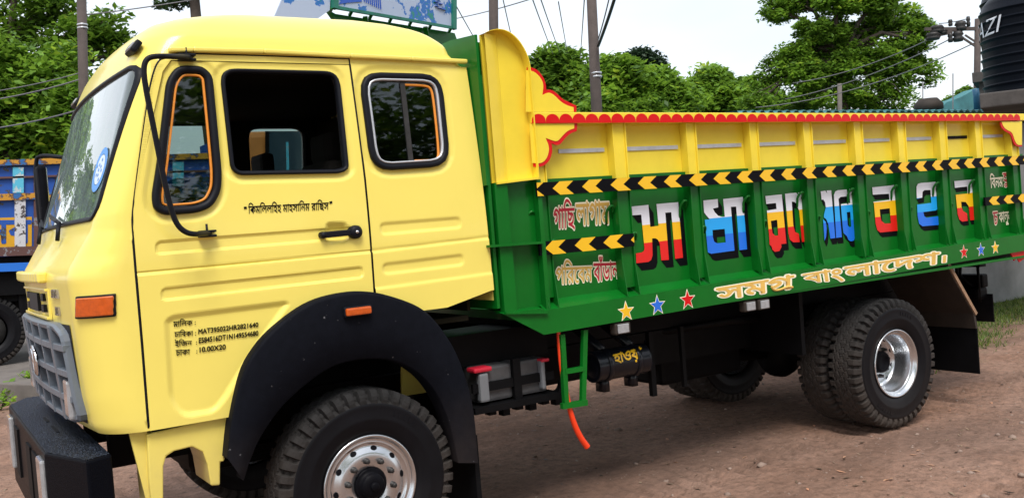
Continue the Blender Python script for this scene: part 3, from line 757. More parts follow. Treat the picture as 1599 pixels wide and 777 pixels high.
# hazard bands: black plate with yellow arrows
def hazard(xa, xb, zt, zb_, y, tip0, name='hazard_band'):
    m = MB(); prism_xz(m, [(xa, zb_(xa)), (xb, zb_(xb)), (xb, zt(xb)), (xa, zt(xa))], y, y + .018)
    o = part(m, name, M['black'], dump)
    m = MB(); per = .2288; n = 0
    def clip(x): return min(max(x, xa), xb)
    t = tip0 - per
    while t < xb:
        dx, wd = .058 + random.uniform(-.003, .003), .105 + random.uniform(-.005, .005)
        for up in (0, 1):
            zo = zt if up else zb_
            zm_ = lambda x: (zt(x) + zb_(x)) / 2
            p = [(t, zm_(t)), (t + dx, zo(t)), (t + dx + wd, zo(t)), (t + wd, zm_(t))]
            q = []
            for k in range(4):                         # clip against the two ends of the band
                a, b = p[k], p[(k + 1) % 4]
                q.append(a)
            def cut(poly, lim, keep_gt):
                o_ = []
                for k in range(len(poly)):
                    a, b = poly[k], poly[(k + 1) % len(poly)]
                    ia = (a[0] >= lim) == keep_gt or a[0] == lim; ib = (b[0] >= lim) == keep_gt or b[0] == lim
                    if ia: o_.append(a)
                    if ia != ib:
                        s = (lim - a[0]) / (b[0] - a[0]); o_.append((lim, a[1] + s * (b[1] - a[1])))
                return o_
            q = cut(q, xa, True)
            if len(q) > 2: q = cut(q, xb, False)
            if len(q) > 2: m.prism([(x, y - .0015, z) for x, z in q], (0, .0012, 0))
        t += per
    part(m, 'arrow_marking', M['chev_y'], o); return o
hazard(-3.355, RX, z_bt, z_bb, -.006, -3.238)
hazard(-3.36, -2.607, lambda x: 1.775, lambda x: 1.690, .008, -3.320)
hazard(1.414, RX, lambda x: 1.806, lambda x: 1.731, .008, 1.47)
# wing plate at the front of the body
T5 = lambda pts: [(730 + a / 2.985, 40 + b / 2.985) for a, b in pts]
wing = [S(u, v, .05) for u, v in T5([(115, 738), (58, 44)] + [(90, 31), (130, 27), (172, 42), (212, 78), (242, 125), (258, 165), (267, 210), (272, 300), (282, 410), (296, 560), (306, 714)])]
m = MB(); m.prism(wing, (0, .012, 0)); wg = part(m, 'wing_plate', M['bedy'], dump)
m = MB(); e = chaikin(np.array([S(u, v, .05) for u, v in T5([(58, 44), (90, 31), (130, 27), (172, 42), (212, 78), (242, 125), (258, 165), (267, 210), (272, 300), (282, 410), (296, 560), (306, 714)])]), 2, False)
m.grid(np.array([[(p[0], -.012, p[2]) for p in e], [(p[0], .05, p[2]) for p in e]])); m.grid(np.array([[(p[0] + .005, -.012, p[2] + .004) for p in e], [(p[0] + .005, .05, p[2] + .004) for p in e]])); m.grid(np.array([[(p[0], -.012, p[2]) for p in e], [(p[0] + .005, -.012, p[2] + .004) for p in e]]))
a, b = wing[0], wing[1]
m.prism([(a[0], .0, a[2]), (b[0], .0, b[2]), (b[0] + .11, .046, b[2] - .0), (a[0] + .11, .046, a[2])], (.004, .004, 0))
m.bar((a[0], .02, a[2]), (wing[-1][0], .02, wing[-1][2]), .06, .012)
part(m, 'wing_flange', M['bedy'], wg, normals=False)
# front bulkhead (green), seen edge on behind the cab
m = MB(); m.box((-3.68, 1.22, 2.1), (.02, 2.4, 1.4)); m.box((-3.52, .34, 2.20), (.30, .5, 1.62)); 
m.prism([(-3.71, .0, 2.14), (-3.71, .0, 3.035), (-3.71, .3, 3.06), (-3.71, 2.4, 3.06), (-3.71, 2.4, 2.14)], (.015, 0, 0))
blk = part(m, 'bulkhead', M['green'], dump)
m = MB(); L1 = lambda pts: [(730 + a / 2.987, 270 + b / 2.987) for a, b in pts]
m.prism([S(u, v, .06) for u, v in L1([(115, 48), (312, 30), (360, 650), (165, 652)])], (0, .012, 0))
for seg in (((115, 48), (165, 652), .09), ((312, 32), (360, 650), .03)):
    a = S(*L1([seg[0]])[0], .03); b = S(*L1([seg[1]])[0], .03); m.bar((a[0] + seg[2] / 2, .03, a[2]), (b[0] + seg[2] / 2, .03, b[2]), seg[2], .05, up=(0, 1, 0))
a = S(*L1([(90, 342)])[0], .02); b = S(*L1([(342, 324)])[0], .02); m.bar((a[0], .03, a[2]), (b[0], .03, b[2]), .11, .014)
a = S(*L1([(165, 652)])[0], .02); b = S(*L1([(362, 650)])[0], .02); m.bar((a[0], .04, a[2]), (b[0], .04, b[2]), .12, .012)
part(m, 'corner_column', M['green'], dump)
# scalloped floral boards, red edge with yellow face
F4 = lambda pts: [(810 + a / 3.53, 90 + b / 3.53) for a, b in pts]
def board(outer, inner, y):
    m = MB(); m.prism([S(u, v, y) for u, v in F4(outer)], (0, .010, 0)); o = part(m, 'floral_board', M['red'], dump)
    m = MB(); m.prism([S(u, v, y - .003) for u, v in F4(inner)], (0, .0025, 0)); part(m, 'floral_face', M['bedy'], o)
c1 = list(map(tuple, chaikin([(62, 53), (95, 62), (128, 95), (148, 135), (152, 178)], 2, False)))
c2 = list(map(tuple, chaikin([(152, 178), (180, 176), (212, 198), (240, 228), (275, 245), (318, 265)], 2, False)))
c1i = list(map(tuple, chaikin([(60, 70), (90, 80), (122, 112), (138, 150), (130, 207)], 2, False)))
c2i = list(map(tuple, chaikin([(130, 207), (165, 190), (195, 205), (228, 240), (262, 262), (303, 274)], 2, False)))
board([(48, 298), (48, 53)] + c1 + c2 + [(318, 299)], [(39, 299), (42, 70)] + c1i + c2i + [(303, 299)], .012)
c3 = list(map(tuple, chaikin([(320, 405), (282, 418), (250, 450), (228, 480), (205, 482), (180, 470)], 2, False)))
c4 = list(map(tuple, chaikin([(182, 472), (186, 520), (170, 570), (130, 602), (75, 602)], 2, False)))
c3i = list(map(tuple, chaikin([(306, 390), (270, 402), (240, 432), (215, 462), (190, 458), (148, 442)], 2, False)))
c4i = list(map(tuple, chaikin([(148, 442), (168, 490), (165, 530), (145, 570), (115, 584), (74, 580)], 2, False)))
board([(70, 360), (324, 362)] + c3 + [p for p in c4 if p[0] > 84] + [(84, 598)], [(60, 364), (306, 362)] + c3i + c4i, .010)
F8 = lambda pts: [(1460 + a / 3.2375, 160 + b / 3.2375) for a, b in pts]
F4s = F4
def board8(outer, inner, y):
    global F4
    F4 = F8; board(outer, inner, y); F4 = F4s
c5 = list(map(tuple, chaikin([(330, 100), (334, 125), (355, 146), (382, 158), (392, 185), (400, 210), (418, 224), (440, 222)], 2, False)))
c5i = list(map(tuple, chaikin([(338, 98), (345, 120), (362, 138), (390, 150), (400, 180), (408, 203), (422, 216), (440, 214)], 2, False)))
board8(c5 + [(440, 95)], c5i + [(440, 95)], .010)
m = MB(); m.prism([S(u, v, .02) for u, v in ((1578, 394), (1584, 407), (1588, 402), (1592, 409), (1599, 404), (1612, 404), (1612, 386))], (0, .01, 0)); part(m, 'floral_board', M['red'], dump)

# ---- big block letters with black drop shade --------------------------------
def tile(x0, y0, s=5.55): return lambda pts: [(x0 + a / s, y0 + b / s) for a, b in pts]
TA, TB, TC, TD, TE = tile(980, 290), tile(1090, 280), tile(1190, 270), tile(1270, 270), tile(1400, 250)
def stripes(name, c0, c1, c2):
    m = bpy.data.materials.new(name); m.use_nodes = True; t = m.node_tree; N = t.nodes; L = t.links; b = N['Principled BSDF']
    b.inputs['Roughness'].default_value = .4; b.inputs['Coat Weight'].default_value = .15
    g = N.new('ShaderNodeTexCoord'); sp = N.new('ShaderNodeSeparateXYZ'); L.new(g.outputs['Object'], sp.inputs[0])
    ax = N.new('ShaderNodeMath'); ax.operation = 'MULTIPLY_ADD'; ax.inputs[1].default_value = -STRIPE_K; L.new(sp.outputs[0], ax.inputs[0]); L.new(sp.outputs[2], ax.inputs[2])
    r = N.new('ShaderNodeValToRGB'); r.color_ramp.interpolation = 'CONSTANT'; e = r.color_ramp.elements
    mr = N.new('ShaderNodeMapRange'); mr.inputs[1].default_value = 1.3; mr.inputs[2].default_value = 2.3; L.new(ax.outputs[0], mr.inputs[0])
    e[0].position = 0; e[0].color = (*c2, 1); e[1].position = STRIPE_LO - 1.3; e[1].color = (*c1, 1)
    q = e.new(STRIPE_HI - 1.3); q.color = (*c0, 1)
    L.new(mr.outputs[0], r.inputs[0]); L.new(r.outputs[0], b.inputs['Base Color']); return m
_hi = [S(u, v, .095) for u, v in TA([(130, 345), (440, 315)]) + TD([(520, 250), (710, 238)]) + TE([(512, 302), (665, 288)])]
_lo = [S(u, v, .095) for u, v in TA([(148, 497), (465, 467)]) + TD([(545, 385), (720, 365)]) + TE([(525, 417), (680, 400)])]
_A = np.array([[p[0], 1, 0] for p in _hi] + [[p[0], 0, 1] for p in _lo]); _b = np.array([p[2] for p in _hi + _lo])
STRIPE_K, STRIPE_HI, STRIPE_LO = np.linalg.lstsq(_A, _b, rcond=None)[0]
M['letter_r'] = stripes('letter_white_yellow_red', (.76, .78, .86), (.88, .50, .006), (.72, .008, .006))
M['letter_b'] = stripes('letter_white_blue', (.76, .78, .86), (.012, .36, .86), (.008, .16, .78))
def letter(polys, mt, sh=(8.0, 11.5)):
    # polys: list of (outline, [holes]) in photo points
    mk = MB()
    sd = S(1080 + sh[0], 360 + sh[1], .095) - S(1080, 360, .095)
    n = 16
    for k in range(1, n + 1):
        for o, hs in polys:
            off = sd * k / n; yy = .0960 + .00018 * k
            mk.prism([(p[0] + off[0], yy, p[2] + off[2]) for p in (S(u, v, .095) for u, v in o)], (0, 0, 0), [[(p[0] + off[0], yy, p[2] + off[2]) for p in (S(u, v, .095) for u, v in h)] for h in hs])
    m = MB()
    for o, hs in polys:
        m.prism([(p[0], .0945, p[2]) for p in (S(u, v, .095) for u, v in o)], (0, 0, 0), [[(p[0], .0945, p[2]) for p in (S(u, v, .095) for u, v in h)] for h in hs])
    o = part(m, 'painted_letter', M[mt], dump, normals=False); part(mk, 'letter_shade', M['black'], o, normals=False)
letter([(TA([(35, 180), (180, 165), (196, 355), (268, 346), (250, 158), (438, 142), (480, 622), (412, 632), (378, 228), (326, 233), (358, 640), (292, 645), (278, 500), (262, 466), (240, 453), (212, 455), (216, 600), (205, 640), (180, 658), (76, 670), (72, 585), (118, 577), (138, 568), (146, 545), (118, 250), (42, 255)]), [])], 'letter_r')
letter([(TB([(45, 183), (170, 170), (175, 242), (128, 252), (145, 285), (175, 315), (210, 325), (232, 322), (217, 170), (388, 152), (425, 605), (358, 612), (330, 235), (284, 238), (316, 616), (115, 643), (85, 632), (58, 350), (100, 345), (70, 310), (52, 285)]), [TB([(125, 438), (230, 428), (240, 545), (165, 553), (140, 540), (128, 500)])])], 'letter_b')
letter([(TC([(28, 200), (170, 185), (210, 610), (165, 615), (168, 640), (150, 675), (110, 682), (90, 665), (82, 635), (65, 620), (60, 530), (50, 430), (42, 325), (125, 312), (120, 260), (36, 268)]), [TC([(75, 415), (130, 405), (140, 540), (112, 543), (90, 520), (82, 470)])]),
        (TC([(198, 180), (295, 170), (318, 202), (312, 170), (360, 166), (395, 590), (345, 597), (322, 330), (300, 270), (280, 250), (257, 248), (270, 450), (285, 510), (318, 525), (326, 598), (270, 600), (240, 575), (228, 520)]), [])], 'letter_r', (5.5, 11))
letter([(TD([(63, 160), (103, 153), (120, 178), (115, 152), (155, 150), (190, 562), (148, 568), (130, 445), (112, 400), (92, 385), (92, 360), (108, 300), (102, 255), (86, 230), (72, 232)]), []),
        (TD([(84, 398), (108, 425), (116, 480), (110, 555), (97, 588), (90, 480)]), []),
        (TD([(178, 190), (190, 160), (210, 150), (290, 142), (295, 200), (235, 208), (218, 225), (247, 555), (198, 562)]), []),
        (TD([(310, 140), (355, 135), (385, 535), (365, 545), (350, 585), (325, 592), (305, 580), (290, 545), (262, 520), (255, 470), (238, 270), (320, 260)]), [TD([(290, 340), (320, 335), (328, 465), (310, 468), (298, 450)])])], 'letter_b', (4.5, 10.5))
letter([(TD([(510, 125), (700, 105), (730, 500), (580, 515), (555, 495), (540, 440), (525, 265), (520, 250), (660, 232), (655, 180), (515, 188)]), [TD([(575, 315), (662, 305), (672, 435), (620, 438), (590, 415), (580, 370)])])], 'letter_r', (5.5, 9))
letter([(TE([(172, 230), (185, 205), (210, 198), (337, 188), (352, 425), (340, 435), (232, 450), (240, 485), (260, 498), (360, 485), (365, 560), (225, 572), (195, 550), (182, 480), (178, 385), (300, 370), (293, 258), (240, 260), (225, 275), (222, 325), (175, 335)]), [])], 'letter_b', (5, 9))
letter([(TE([(500, 182), (658, 167), (688, 515), (638, 521), (625, 400), (600, 362), (560, 360), (562, 400), (575, 440), (610, 460), (617, 525), (570, 532), (545, 515), (530, 470), (512, 300), (615, 288), (612, 228), (505, 240)]), [])], 'letter_r', (4.2, 8.5))

# ---- lettering from the built-in font -------------------------------------------
def visual(s):                            # Bengali vowel signs i and e are written before their consonant
    o = []
    for ch_ in s:
        if ch_ in 'িেৈ' and o: o.insert(len(o) - 1, ch_)
        else: o.append(ch_)
    return ''.join(o)
def text_mesh(s, offset=0.0, shear=0.0, sx=1.0):
    # the glyph outlines of this font overlap each other, so every outline is filled by itself, with its own holes
    c = bpy.data.curves.new('t', 'FONT'); c.body = visual(s); c.shear = shear; c.resolution_u = 5; c.fill_mode = 'NONE'
    o = bpy.data.objects.new('t', c); col.objects.link(o)
    dg = bpy.context.evaluated_depsgraph_get(); me = bpy.data.meshes.new_from_object(o.evaluated_get(dg))
    co = [tuple(x.co[:2]) for x in me.vertices]; nx = {}
    for e in me.edges:
        p, q = e.vertices; nx.setdefault(p, []).append(q); nx.setdefault(q, []).append(p)
    bpy.data.objects.remove(o); bpy.data.curves.remove(c); bpy.data.meshes.remove(me)
    seen = set(); loops = []
    for st in sorted(nx):
        if st in seen: continue
        l = [st]; seen.add(st); cur = st
        while True:
            n_ = [q for q in nx[cur] if q not in seen]
            if not n_: break
            cur = min(n_) if len(l) == 1 else n_[0]; seen.add(cur); l.append(cur)
        if len(l) > 2: loops.append(np.array([co[i] for i in l]))
    area = lambda p: .5 * np.sum(p[:, 0] * np.roll(p[:, 1], -1) - np.roll(p[:, 0], -1) * p[:, 1])
    ar = [area(p) for p in loops]; sg = np.sign(max(ar, key=abs)); solid = [i for i in range(len(loops)) if ar[i] * sg > 0]; hole = [i for i in range(len(loops)) if ar[i] * sg < 0]
    own = {}
    for h in hole:
        best = None; p = loops[h].mean(0)
        for i in solid:
            q = loops[i]
            if (q.min(0) <= loops[h].min(0) + 1e-5).all() and (q.max(0) >= loops[h].max(0) - 1e-5).all() and (best is None or abs(ar[i]) < abs(ar[best])): best = i
        if best is not None: own.setdefault(best, []).append(h)
        else:
            got = False
            for i in [q for q in solid if ar[q] * sg > 0]:
                if bool(inside(loops[i], loops[h][:1, 0], loops[h][:1, 1])[0]) or bool(inside(loops[i], np.array([p[0]]), np.array([p[1]]))[0]): own.setdefault(i, []).append(h); got = True
            if not got: solid.append(h)
    v = []; f = []; lay = []
    for k, i in enumerate(solid):
        L_ = [[Vector((x, y, 0)) for x, y in loops[j]] for j in [i] + own.get(i, [])]; n0 = len(v)
        for l in L_: v += [(p.x, p.y) for p in l]; lay += [k % 7] * len(l)
        tr = tessellate_polygon(L_); P_ = np.array(v[n0:])
        at_ = sum(abs((P_[b_][0] - P_[a_][0]) * (P_[c_][1] - P_[a_][1]) - (P_[c_][0] - P_[a_][0]) * (P_[b_][1] - P_[a_][1])) / 2 for a_, b_, c_ in tr)
        want = abs(ar[i]) - sum(abs(ar[j]) for j in own.get(i, []))
        if abs(at_ - want) > .06 * want:             # pinched outline: constrained Delaunay copes where ear clipping does not
            ed = []; o0 = 0
            for l in L_: ed += [(o0 + q, o0 + (q + 1) % len(l)) for q in range(len(l))]; o0 += len(l)
            from mathutils.geometry import delaunay_2d_cdt
            cv, _, cf, _, _, _ = delaunay_2d_cdt([Vector(p) for p in v[n0:]], ed, [], 2, 1e-6)
            keep = []
            for t_ in cf:
                cx = sum(cv[q].x for q in t_) / 3; cy = sum(cv[q].y for q in t_) / 3
                if bool(inside(loops[i], np.array([cx]), np.array([cy]))[0]) and not any(bool(inside(loops[j], np.array([cx]), np.array([cy]))[0]) for j in own.get(i, [])): keep.append(list(t_))
            del v[n0:]; del lay[n0:]; v += [(p.x, p.y) for p in cv]; lay += [k % 7] * len(cv); tr = keep
        f += [[n0 + q for q in t_] for t_ in tr]
    text_mesh.lay = np.array(lay); return np.array(v), f
def text_on(s, quad, fn, mt, parent, name='lettering', outline=None, oo=.05, h=.002, weight=0.0, shear=0.0, flip=False):
    # quad: photo points top-left, top-right, bottom-right, bottom-left of the written line; fn(u, v, h) -> point on the surface
    # strokes are thickened by laying shifted copies over each other, each a hair deeper than the last
    v0, f0 = text_mesh(s, 0.0, shear); lay = text_mesh.lay; lo = v0.min(0); hi = v0.max(0)
    q = np.array(quad, float)
    def emit(wt, n, h0, h1, m_, par, nm):
        mb = MB(); offs = [(0, 0)] + [(wt * math.cos(a), wt * math.sin(a)) for a in np.linspace(0, 2 * math.pi, n, endpoint=False)] if wt > 0 else [(0, 0)]
        for k, of in enumerate(offs):
            a = ((v0 + np.array(of) - lo) / (hi - lo)); hh = h0 + (h1 - h0) * k / max(len(offs), 1); pts = []
            for (x, y), ly in zip(a, lay):
                if flip: x, y = 1 - x, 1 - y
                p = q[3] * (1 - x) * (1 - y) + q[2] * x * (1 - y) + q[1] * x * y + q[0] * (1 - x) * y
                pts.append(fn(p[0], p[1], hh - 1.2e-5 * ly))
            mb.add(pts, f0)
        return part(mb, nm, m_, par, normals=False)
    o = emit(weight, 8, h * .7, h, mt, parent, name)
    if outline: emit(weight + oo, 14, h * .25, h * .6, outline, o, 'letter_outline')
    return o
on_side = lambda y: (lambda u, v, h: S(u, v, y) - np.array([0, h, 0]))
def on_cab(u, v, h):
    p = SC(u, v); return p - np.array([0, h - .0, 0])
def on_cab_low(u, v, h):
    p = SC(u, v); return p + np.array([0, .0095 - h, 0])
Z8 = lambda pts: [(360 + a / 7.268, 300 + b / 7.268) for a, b in pts]
text_on('কিমল্লিলহিহ মাহসানিম রাছিস'.replace('ল্লি', 'লি'), Z8([(200, 122), (1112, 80), (1112, 205), (200, 252)]), on_cab, M['black'], door, h=.003, weight=.014)
qm = MB()
for u, v in Z8([(160, 178), (172, 176), (1130, 118), (1143, 114)]):
    p = on_cab(u, v, .003); qm.box(p, (.009, .002, .012))
part(qm, 'lettering', M['black'], door)
Z4 = lambda pts: [(250 + a / 7.77, 480 + b / 7.77) for a, b in pts]
for s, qd in (('মালিক :', [(165, 140), (435, 130), (435, 205), (165, 238)]), ('চাবিকা :', [(178, 268), (440, 262), (440, 335), (178, 360)]),
              ('MAT395022HR2821640', [(470, 262), (1196, 178), (1196, 232), (470, 322)]), ('ইজিন  :', [(185, 385), (452, 378), (452, 448), (185, 480)]),
              ('E584516DT1N149554680', [(475, 368), (1196, 280), (1196, 335), (475, 432)]), ('চাকা   :', [(195, 508), (455, 500), (455, 552), (195, 585)]),
              ('10.00X20', [(485, 482), (800, 445), (800, 503), (485, 543)])):
    text_on(s, Z4(qd), on_cab_low, M['black'], door, h=.003, weight=.032 if s[0] in 'ME1' else .018)
Z6 = lambda pts: [(840 + a / 5.55, 300 + b / 5.55) for a, b in pts]
text_on('গাছি', Z6([(132, 68), (312, 58), (318, 320), (140, 325)]), on_side(.10), M['crimson'], dump, outline=M['cream'], h=.003, weight=.014)
text_on('লাগাম', Z6([(325, 88), (615, 72), (622, 270), (335, 285)]), on_side(.10), M['gold'], dump, outline=M['cream'], h=.003, weight=.014)
text_on('পরিবেম', Z6([(150, 590), (465, 585), (470, 770), (160, 800)]), on_side(.10), M['gold'], dump, outline=M['cream'], h=.003, weight=.014)
text_on('বাঁডান', Z6([(478, 555), (692, 560), (700, 740), (485, 775)]), on_side(.10), M['crimson'], dump, outline=M['cream'], h=.003, weight=.014)
text_on('বিনম', F8([(275, 360), (340, 355), (342, 425), (280, 432)]), on_side(.10), M['cream'], dump, h=.003, weight=.02)
text_on('হু', F8([(342, 358), (374, 355), (374, 425), (345, 428)]), on_side(.10), M['crimson'], dump, outline=M['cream'], h=.003, weight=.01)
text_on('চ', F8([(292, 555), (315, 552), (318, 612), (298, 618)]), on_side(.10), M['crimson'], dump, outline=M['cream'], h=.003, weight=.01)
text_on('কালুন', F8([(320, 553), (383, 545), (384, 615), (325, 625)]), on_side(.10), M['cream'], dump, h=.003, weight=.02)
# slogan on the sill
ZA = lambda pts: [(1100 + a / 7.995, 400 + b / 7.995) for a, b in pts]
ZB = lambda pts: [(1240 + a / 6.396, 380 + b / 6.396) for a, b in pts]
sill_s = [('সমগ', ZA([(145, 385), (1110, 222), (1110, 395), (170, 550)])), ('বাং', ZB([(82, 300), (480, 235), (490, 372), (110, 395)])), ('লাদেশ', ZB([(500, 228), (1445, 78), (1440, 200), (520, 345)])), ('।', ZB([(1490, 122), (1512, 120), (1508, 188), (1486, 190)]))]
for s, qd in sill_s: text_on(s, qd, on_side(0), M['gold'], dump, outline=M['cream'], h=.004, weight=.018)
rp = MB(); rp.smooth = False       # the ro-phola stroke below the third letter
pts = chaikin(np.array([S(u, v, -.004) for u, v in ZA([(838, 370), (850, 405), (890, 425), (960, 410), (1040, 375), (1100, 385)])]), 2, False)
for i in range(len(pts) - 1): rp.bar(pts[i], pts[i + 1], .022, .002, up=(0, 1, 0)) if 0 else rp.tube([pts[i], pts[i + 1]], .009, 6)
part(rp, 'lettering', M['gold'], dump)
# stars on the sill
def star(u0, v0, r_px, c, tilt):
    ctr = S(u0, v0, 0); k = np.linalg.norm(S(u0, v0 - r_px, 0) - ctr)
    def poly(r): return [(ctr[0] + r * (1 if i % 2 == 0 else .42) * math.sin(i * math.pi / 5 + tilt), ctr[2] + r * (1 if i % 2 == 0 else .42) * math.cos(i * math.pi / 5 + tilt)) for i in range(10)]
    m = MB(); prism_xz(m, poly(k * 1.12), -.0015, -.001); o = part(m, 'star_outline', M['cream'], dump)
    m = MB(); prism_xz(m, poly(k * .92), -.003, -.0018); part(m, 'painted_star', c, o)
for u, v, r, c in ((977.5, 486, 15.5, 'chev_y'), (1026.5, 476.5, 15.5, 'blue'), (1073.5, 467.5, 15.5, 'red'), (1505, 393.5, 10.5, 'red'), (1531.5, 390, 10.5, 'blue'), (1554, 386.5, 10, 'chev_y')):
    star(u, v, r, M[c], 0.0)
# marker lamps under the sill
for u, v, wd in ((968.5, 512, .13), (1167.5, 477.5, .12), (1189, 474.5, .12)):
    p = S(u, v, .03); m = MB(); m.box((p[0], .03, p[2]), (wd, .06, .075), bev=.012); ml = part(m, 'marker_lamp', M['plywood'], dump)
    m = MB(); m.box((p[0], -.002, p[2]), (wd * .7, .012, .06), bev=.006); part(m, 'lamp_lens', M['lens'], ml)

# ============================================================ wheels, axles, chassis
def tyre_mb():
    sidep = [(.448, -.143), (.468, -.146), (.488, -.144), (.505, -.136), (.517, -.126)]
    tr = [(.522 + .004 * (1 - (y / .118) ** 2), y) for y in np.linspace(-.118, .118, 31)]
    prof = np.array(sidep + tr + [(r, -y) for r, y in sidep[::-1]])
    tg = np.gradient(prof, axis=0); tg /= np.linalg.norm(tg, axis=1)[:, None]; nr = np.stack([tg[:, 1], -tg[:, 0]], 1)
    N = 352; th = np.arange(N) * 2 * math.pi / N
    P = np.zeros((N + 1, len(prof), 3)); nl = 44
    tri = lambda x: np.abs((x % 1) * 2 - 1) * 2 - 1
    for i in range(N + 1):
        t = th[i % N]; f = (t / (2 * math.pi) * nl) % 1; f2 = (f + .5) % 1
        y = prof[:, 1]; d = np.zeros(len(prof))
        notch = lambda q: sstep(np.abs(q - .5), .17, .23)          # 1 = groove
        shl = sstep(np.abs(y), .072, .084) * np.where(prof[:, 0] > .455, 1, .0)
        d += shl * np.where(y < 0, 1 - notch(f), 1 - notch(f2)) * .026
        for k, y0 in enumerate((-.062, -.021, .021, .062)):
            g = np.abs(y - y0 - .009 * tri(t / (2 * math.pi) * nl + .5 * (k % 2)))
            d = np.maximum(d, .011 * (1 - sstep(g, .0035, .0075)))
        lat = (np.abs(((f * 2 + .15 * np.sign(y)) % 1) - .5) < .07) & (np.abs(y) < .075)
        d = np.maximum(d, lat * .007)
        p = prof - nr * d[:, None]
        P[i, :, 0] = p[:, 0] * np.cos(t); P[i, :, 1] = p[:, 1]; P[i, :, 2] = p[:, 0] * np.sin(t)
    m = MB(); m.grid(P)
    return m
side_prof = [(.272, -.112), (.285, -.128), (.32, -.143), (.355, -.149), (.362, -.1515), (.372, -.1495), (.40, -.150), (.43, -.147), (.437, -.1485), (.449, -.1425)]
def side_mb():
    m = MB(); m.lathe(side_prof, n=96); m.lathe([(r, -y) for r, y in side_prof], n=96)
    # raised marks on the sidewall (tread-wear triangle, rib blocks)
    for a0, n in ((1.2, 5), (4.1, 6)):
        for k in range(n):
            a = a0 + k * .085; rot = Matrix.Rotation(-a, 3, 'Y'); c = rot @ Vector((.405, -.1505, 0)); m.box(c, (.026, .004, .014 + .006 * (k % 2)), rot)
    return m
tyme = side_me = None
def wheel(kind, loc, turn=0.0, name='wheel', spin=0.0):
    global tyme, side_me
    rm = MB()
    if kind == 'front':
        rm.lathe([(.255, .12), (.255, -.10), (.262, -.118), (.274, -.122), (.278, -.130), (.272, -.138), (.262, -.134), (.254, -.118), (.244, -.110), (.236, -.116), (.228, -.113), (.221, -.098), (.205, -.105), (.178, -.120), (.170, -.123), (.100, -.123), (.094, -.118), (.092, -.08)], n=96)
    elif kind == 'dish':
        rm.lathe([(.262, .12), (.262, -.10), (.265, -.118), (.274, -.122), (.278, -.130), (.272, -.138), (.262, -.134), (.252, -.112), (.244, -.102), (.238, -.105), (.232, -.095), (.226, -.03), (.216, .03), (.208, .05), (.185, .062), (.172, .066), (.092, .066)], n=96)
    else:
        rm.lathe([(.255, .12), (.25, -.12), (.27, -.13), (.276, -.12)], n=48); rm.lathe([(.25, -.05), (.05, -.05)], n=48)
    o = rm.build(name, M['rim'], truck, world=(0, 0, 0)); o.location = Vector(loc) - WORLD[truck.name]; o.rotation_euler = (0, spin, turn)
    WORLD[o.name] = Vector((0, 0, 0))
    if tyme is None:
        t = tyre_mb().build('tyre', M['tread'], o, normals=False); tyme = t.data
        s = side_mb().build('sidewall', M['sidewall'], o, normals=False); side_me = s.data
    else:
        for nm, me in (('tyre', tyme), ('sidewall', side_me)):
            t = bpy.data.objects.new(nm, me); link(t, o)
    if kind in ('front', 'dish'):
        h = MB(); yd = -.123 if kind == 'front' else .066
        if kind == 'front': h.lathe([(.093, -.10), (.093, -.128), (.086, -.134), (.072, -.128), (.068, -.16), (.060, -.172), (.03, -.176), (.001, -.177)], n=40); h.lathe([(.024, -.17), (.024, -.19), (.018, -.194), (.001, -.194)], n=20)
        else: h.lathe([(.092, .07), (.090, .0), (.082, -.012), (.06, -.016), (.058, -.006), (.001, -.006)], n=40)
        h.build('hub', M['black'], o)
        for k in range(10):
            a = k * math.pi / 5 + .2; x, z = .136 * math.cos(a), .136 * math.sin(a)
            nb = MB(); nb.lathe([(.019, yd + .002), (.019, yd - .006), (.0145, yd - .008), (.0145, yd - .03), (.012, yd - .034), (.001, yd - .034)], (x, 0, z), 'Y', 6); nb.build('lug_nut', M['steel'], o)
        for k in range(10):
            a = k * math.pi / 5 + .5; rr = .199
            c = Vector((rr * math.cos(a), (-.1085 if kind == 'front' else .058), rr * math.sin(a)))
            tilt = .5 if kind == 'front' else .3
            ex = Vector((math.cos(a), tilt, math.sin(a))).normalized(); ey = Vector((-math.sin(a), 0, math.cos(a))); nn = ex.cross(ey); 
            if nn.y > 0: nn = -nn
            hh = MB(); hh.prism([c + (ex * math.cos(q) * .014 + ey * math.sin(q) * .019) for q in np.linspace(0, 2 * math.pi, 16, endpoint=False)], nn * .0025); hh.build('hand_hole', M['black'], o)
    return o
FX, FZ = -4.60, .528
wheel('front', (FX, .135, FZ), spin=.4)
wheel('front', (FX, 2 * YC - .135, FZ), math.pi)
wheel('dish', (.05, .155, .527), spin=.15)
wheel('inner', (.05, .475, .527), spin=.7)
wheel('dish', (.05, 2 * YC - .155, .527), math.pi)
wheel('inner', (.05, 2 * YC - .475, .527), math.pi)
ch = MB()
for y in (.80, 1.64):
    ch.box((-1.9, y, .86), (7.8, .08, .26)); ch.box((-.8, y, 1.10), (5.6, .08, .2))
for x in (-5.6, -4.0, -2.6, -1.2, .6, 1.8): ch.box((x, 1.22, .86), (.1, .8, .2))
ch.box((-.6, 1.22, 1.24), (5.4, 2.1, .05))
part(ch, 'chassis', M['under'])
for x, nm in ((0, 'rear_axle'), (FX, 'front_axle')):
    a_ = MB(); a_.tube([(x, .3, .53), (x, 2.14, .53)], .075 if x == 0 else .05, 14)
    if x == 0: a_.lathe([(.001, -.19), (.12, -.17), (.2, -.08), (.22, 0), (.2, .08), (.12, .17), (.001, .19)], (0, 1.22, .53), 'X', 24)
    for y in (.80, 1.64):
        for k in range(6): a_.bar((x - .65 + .09 * k, y, .66 + .02 * k + (.02 if x == 0 else -.02)), (x + .65 - .09 * k, y, .66 + .02 * k + (.02 if x == 0 else -.02)), .08, .018)
    part(a_, nm, M['under'])
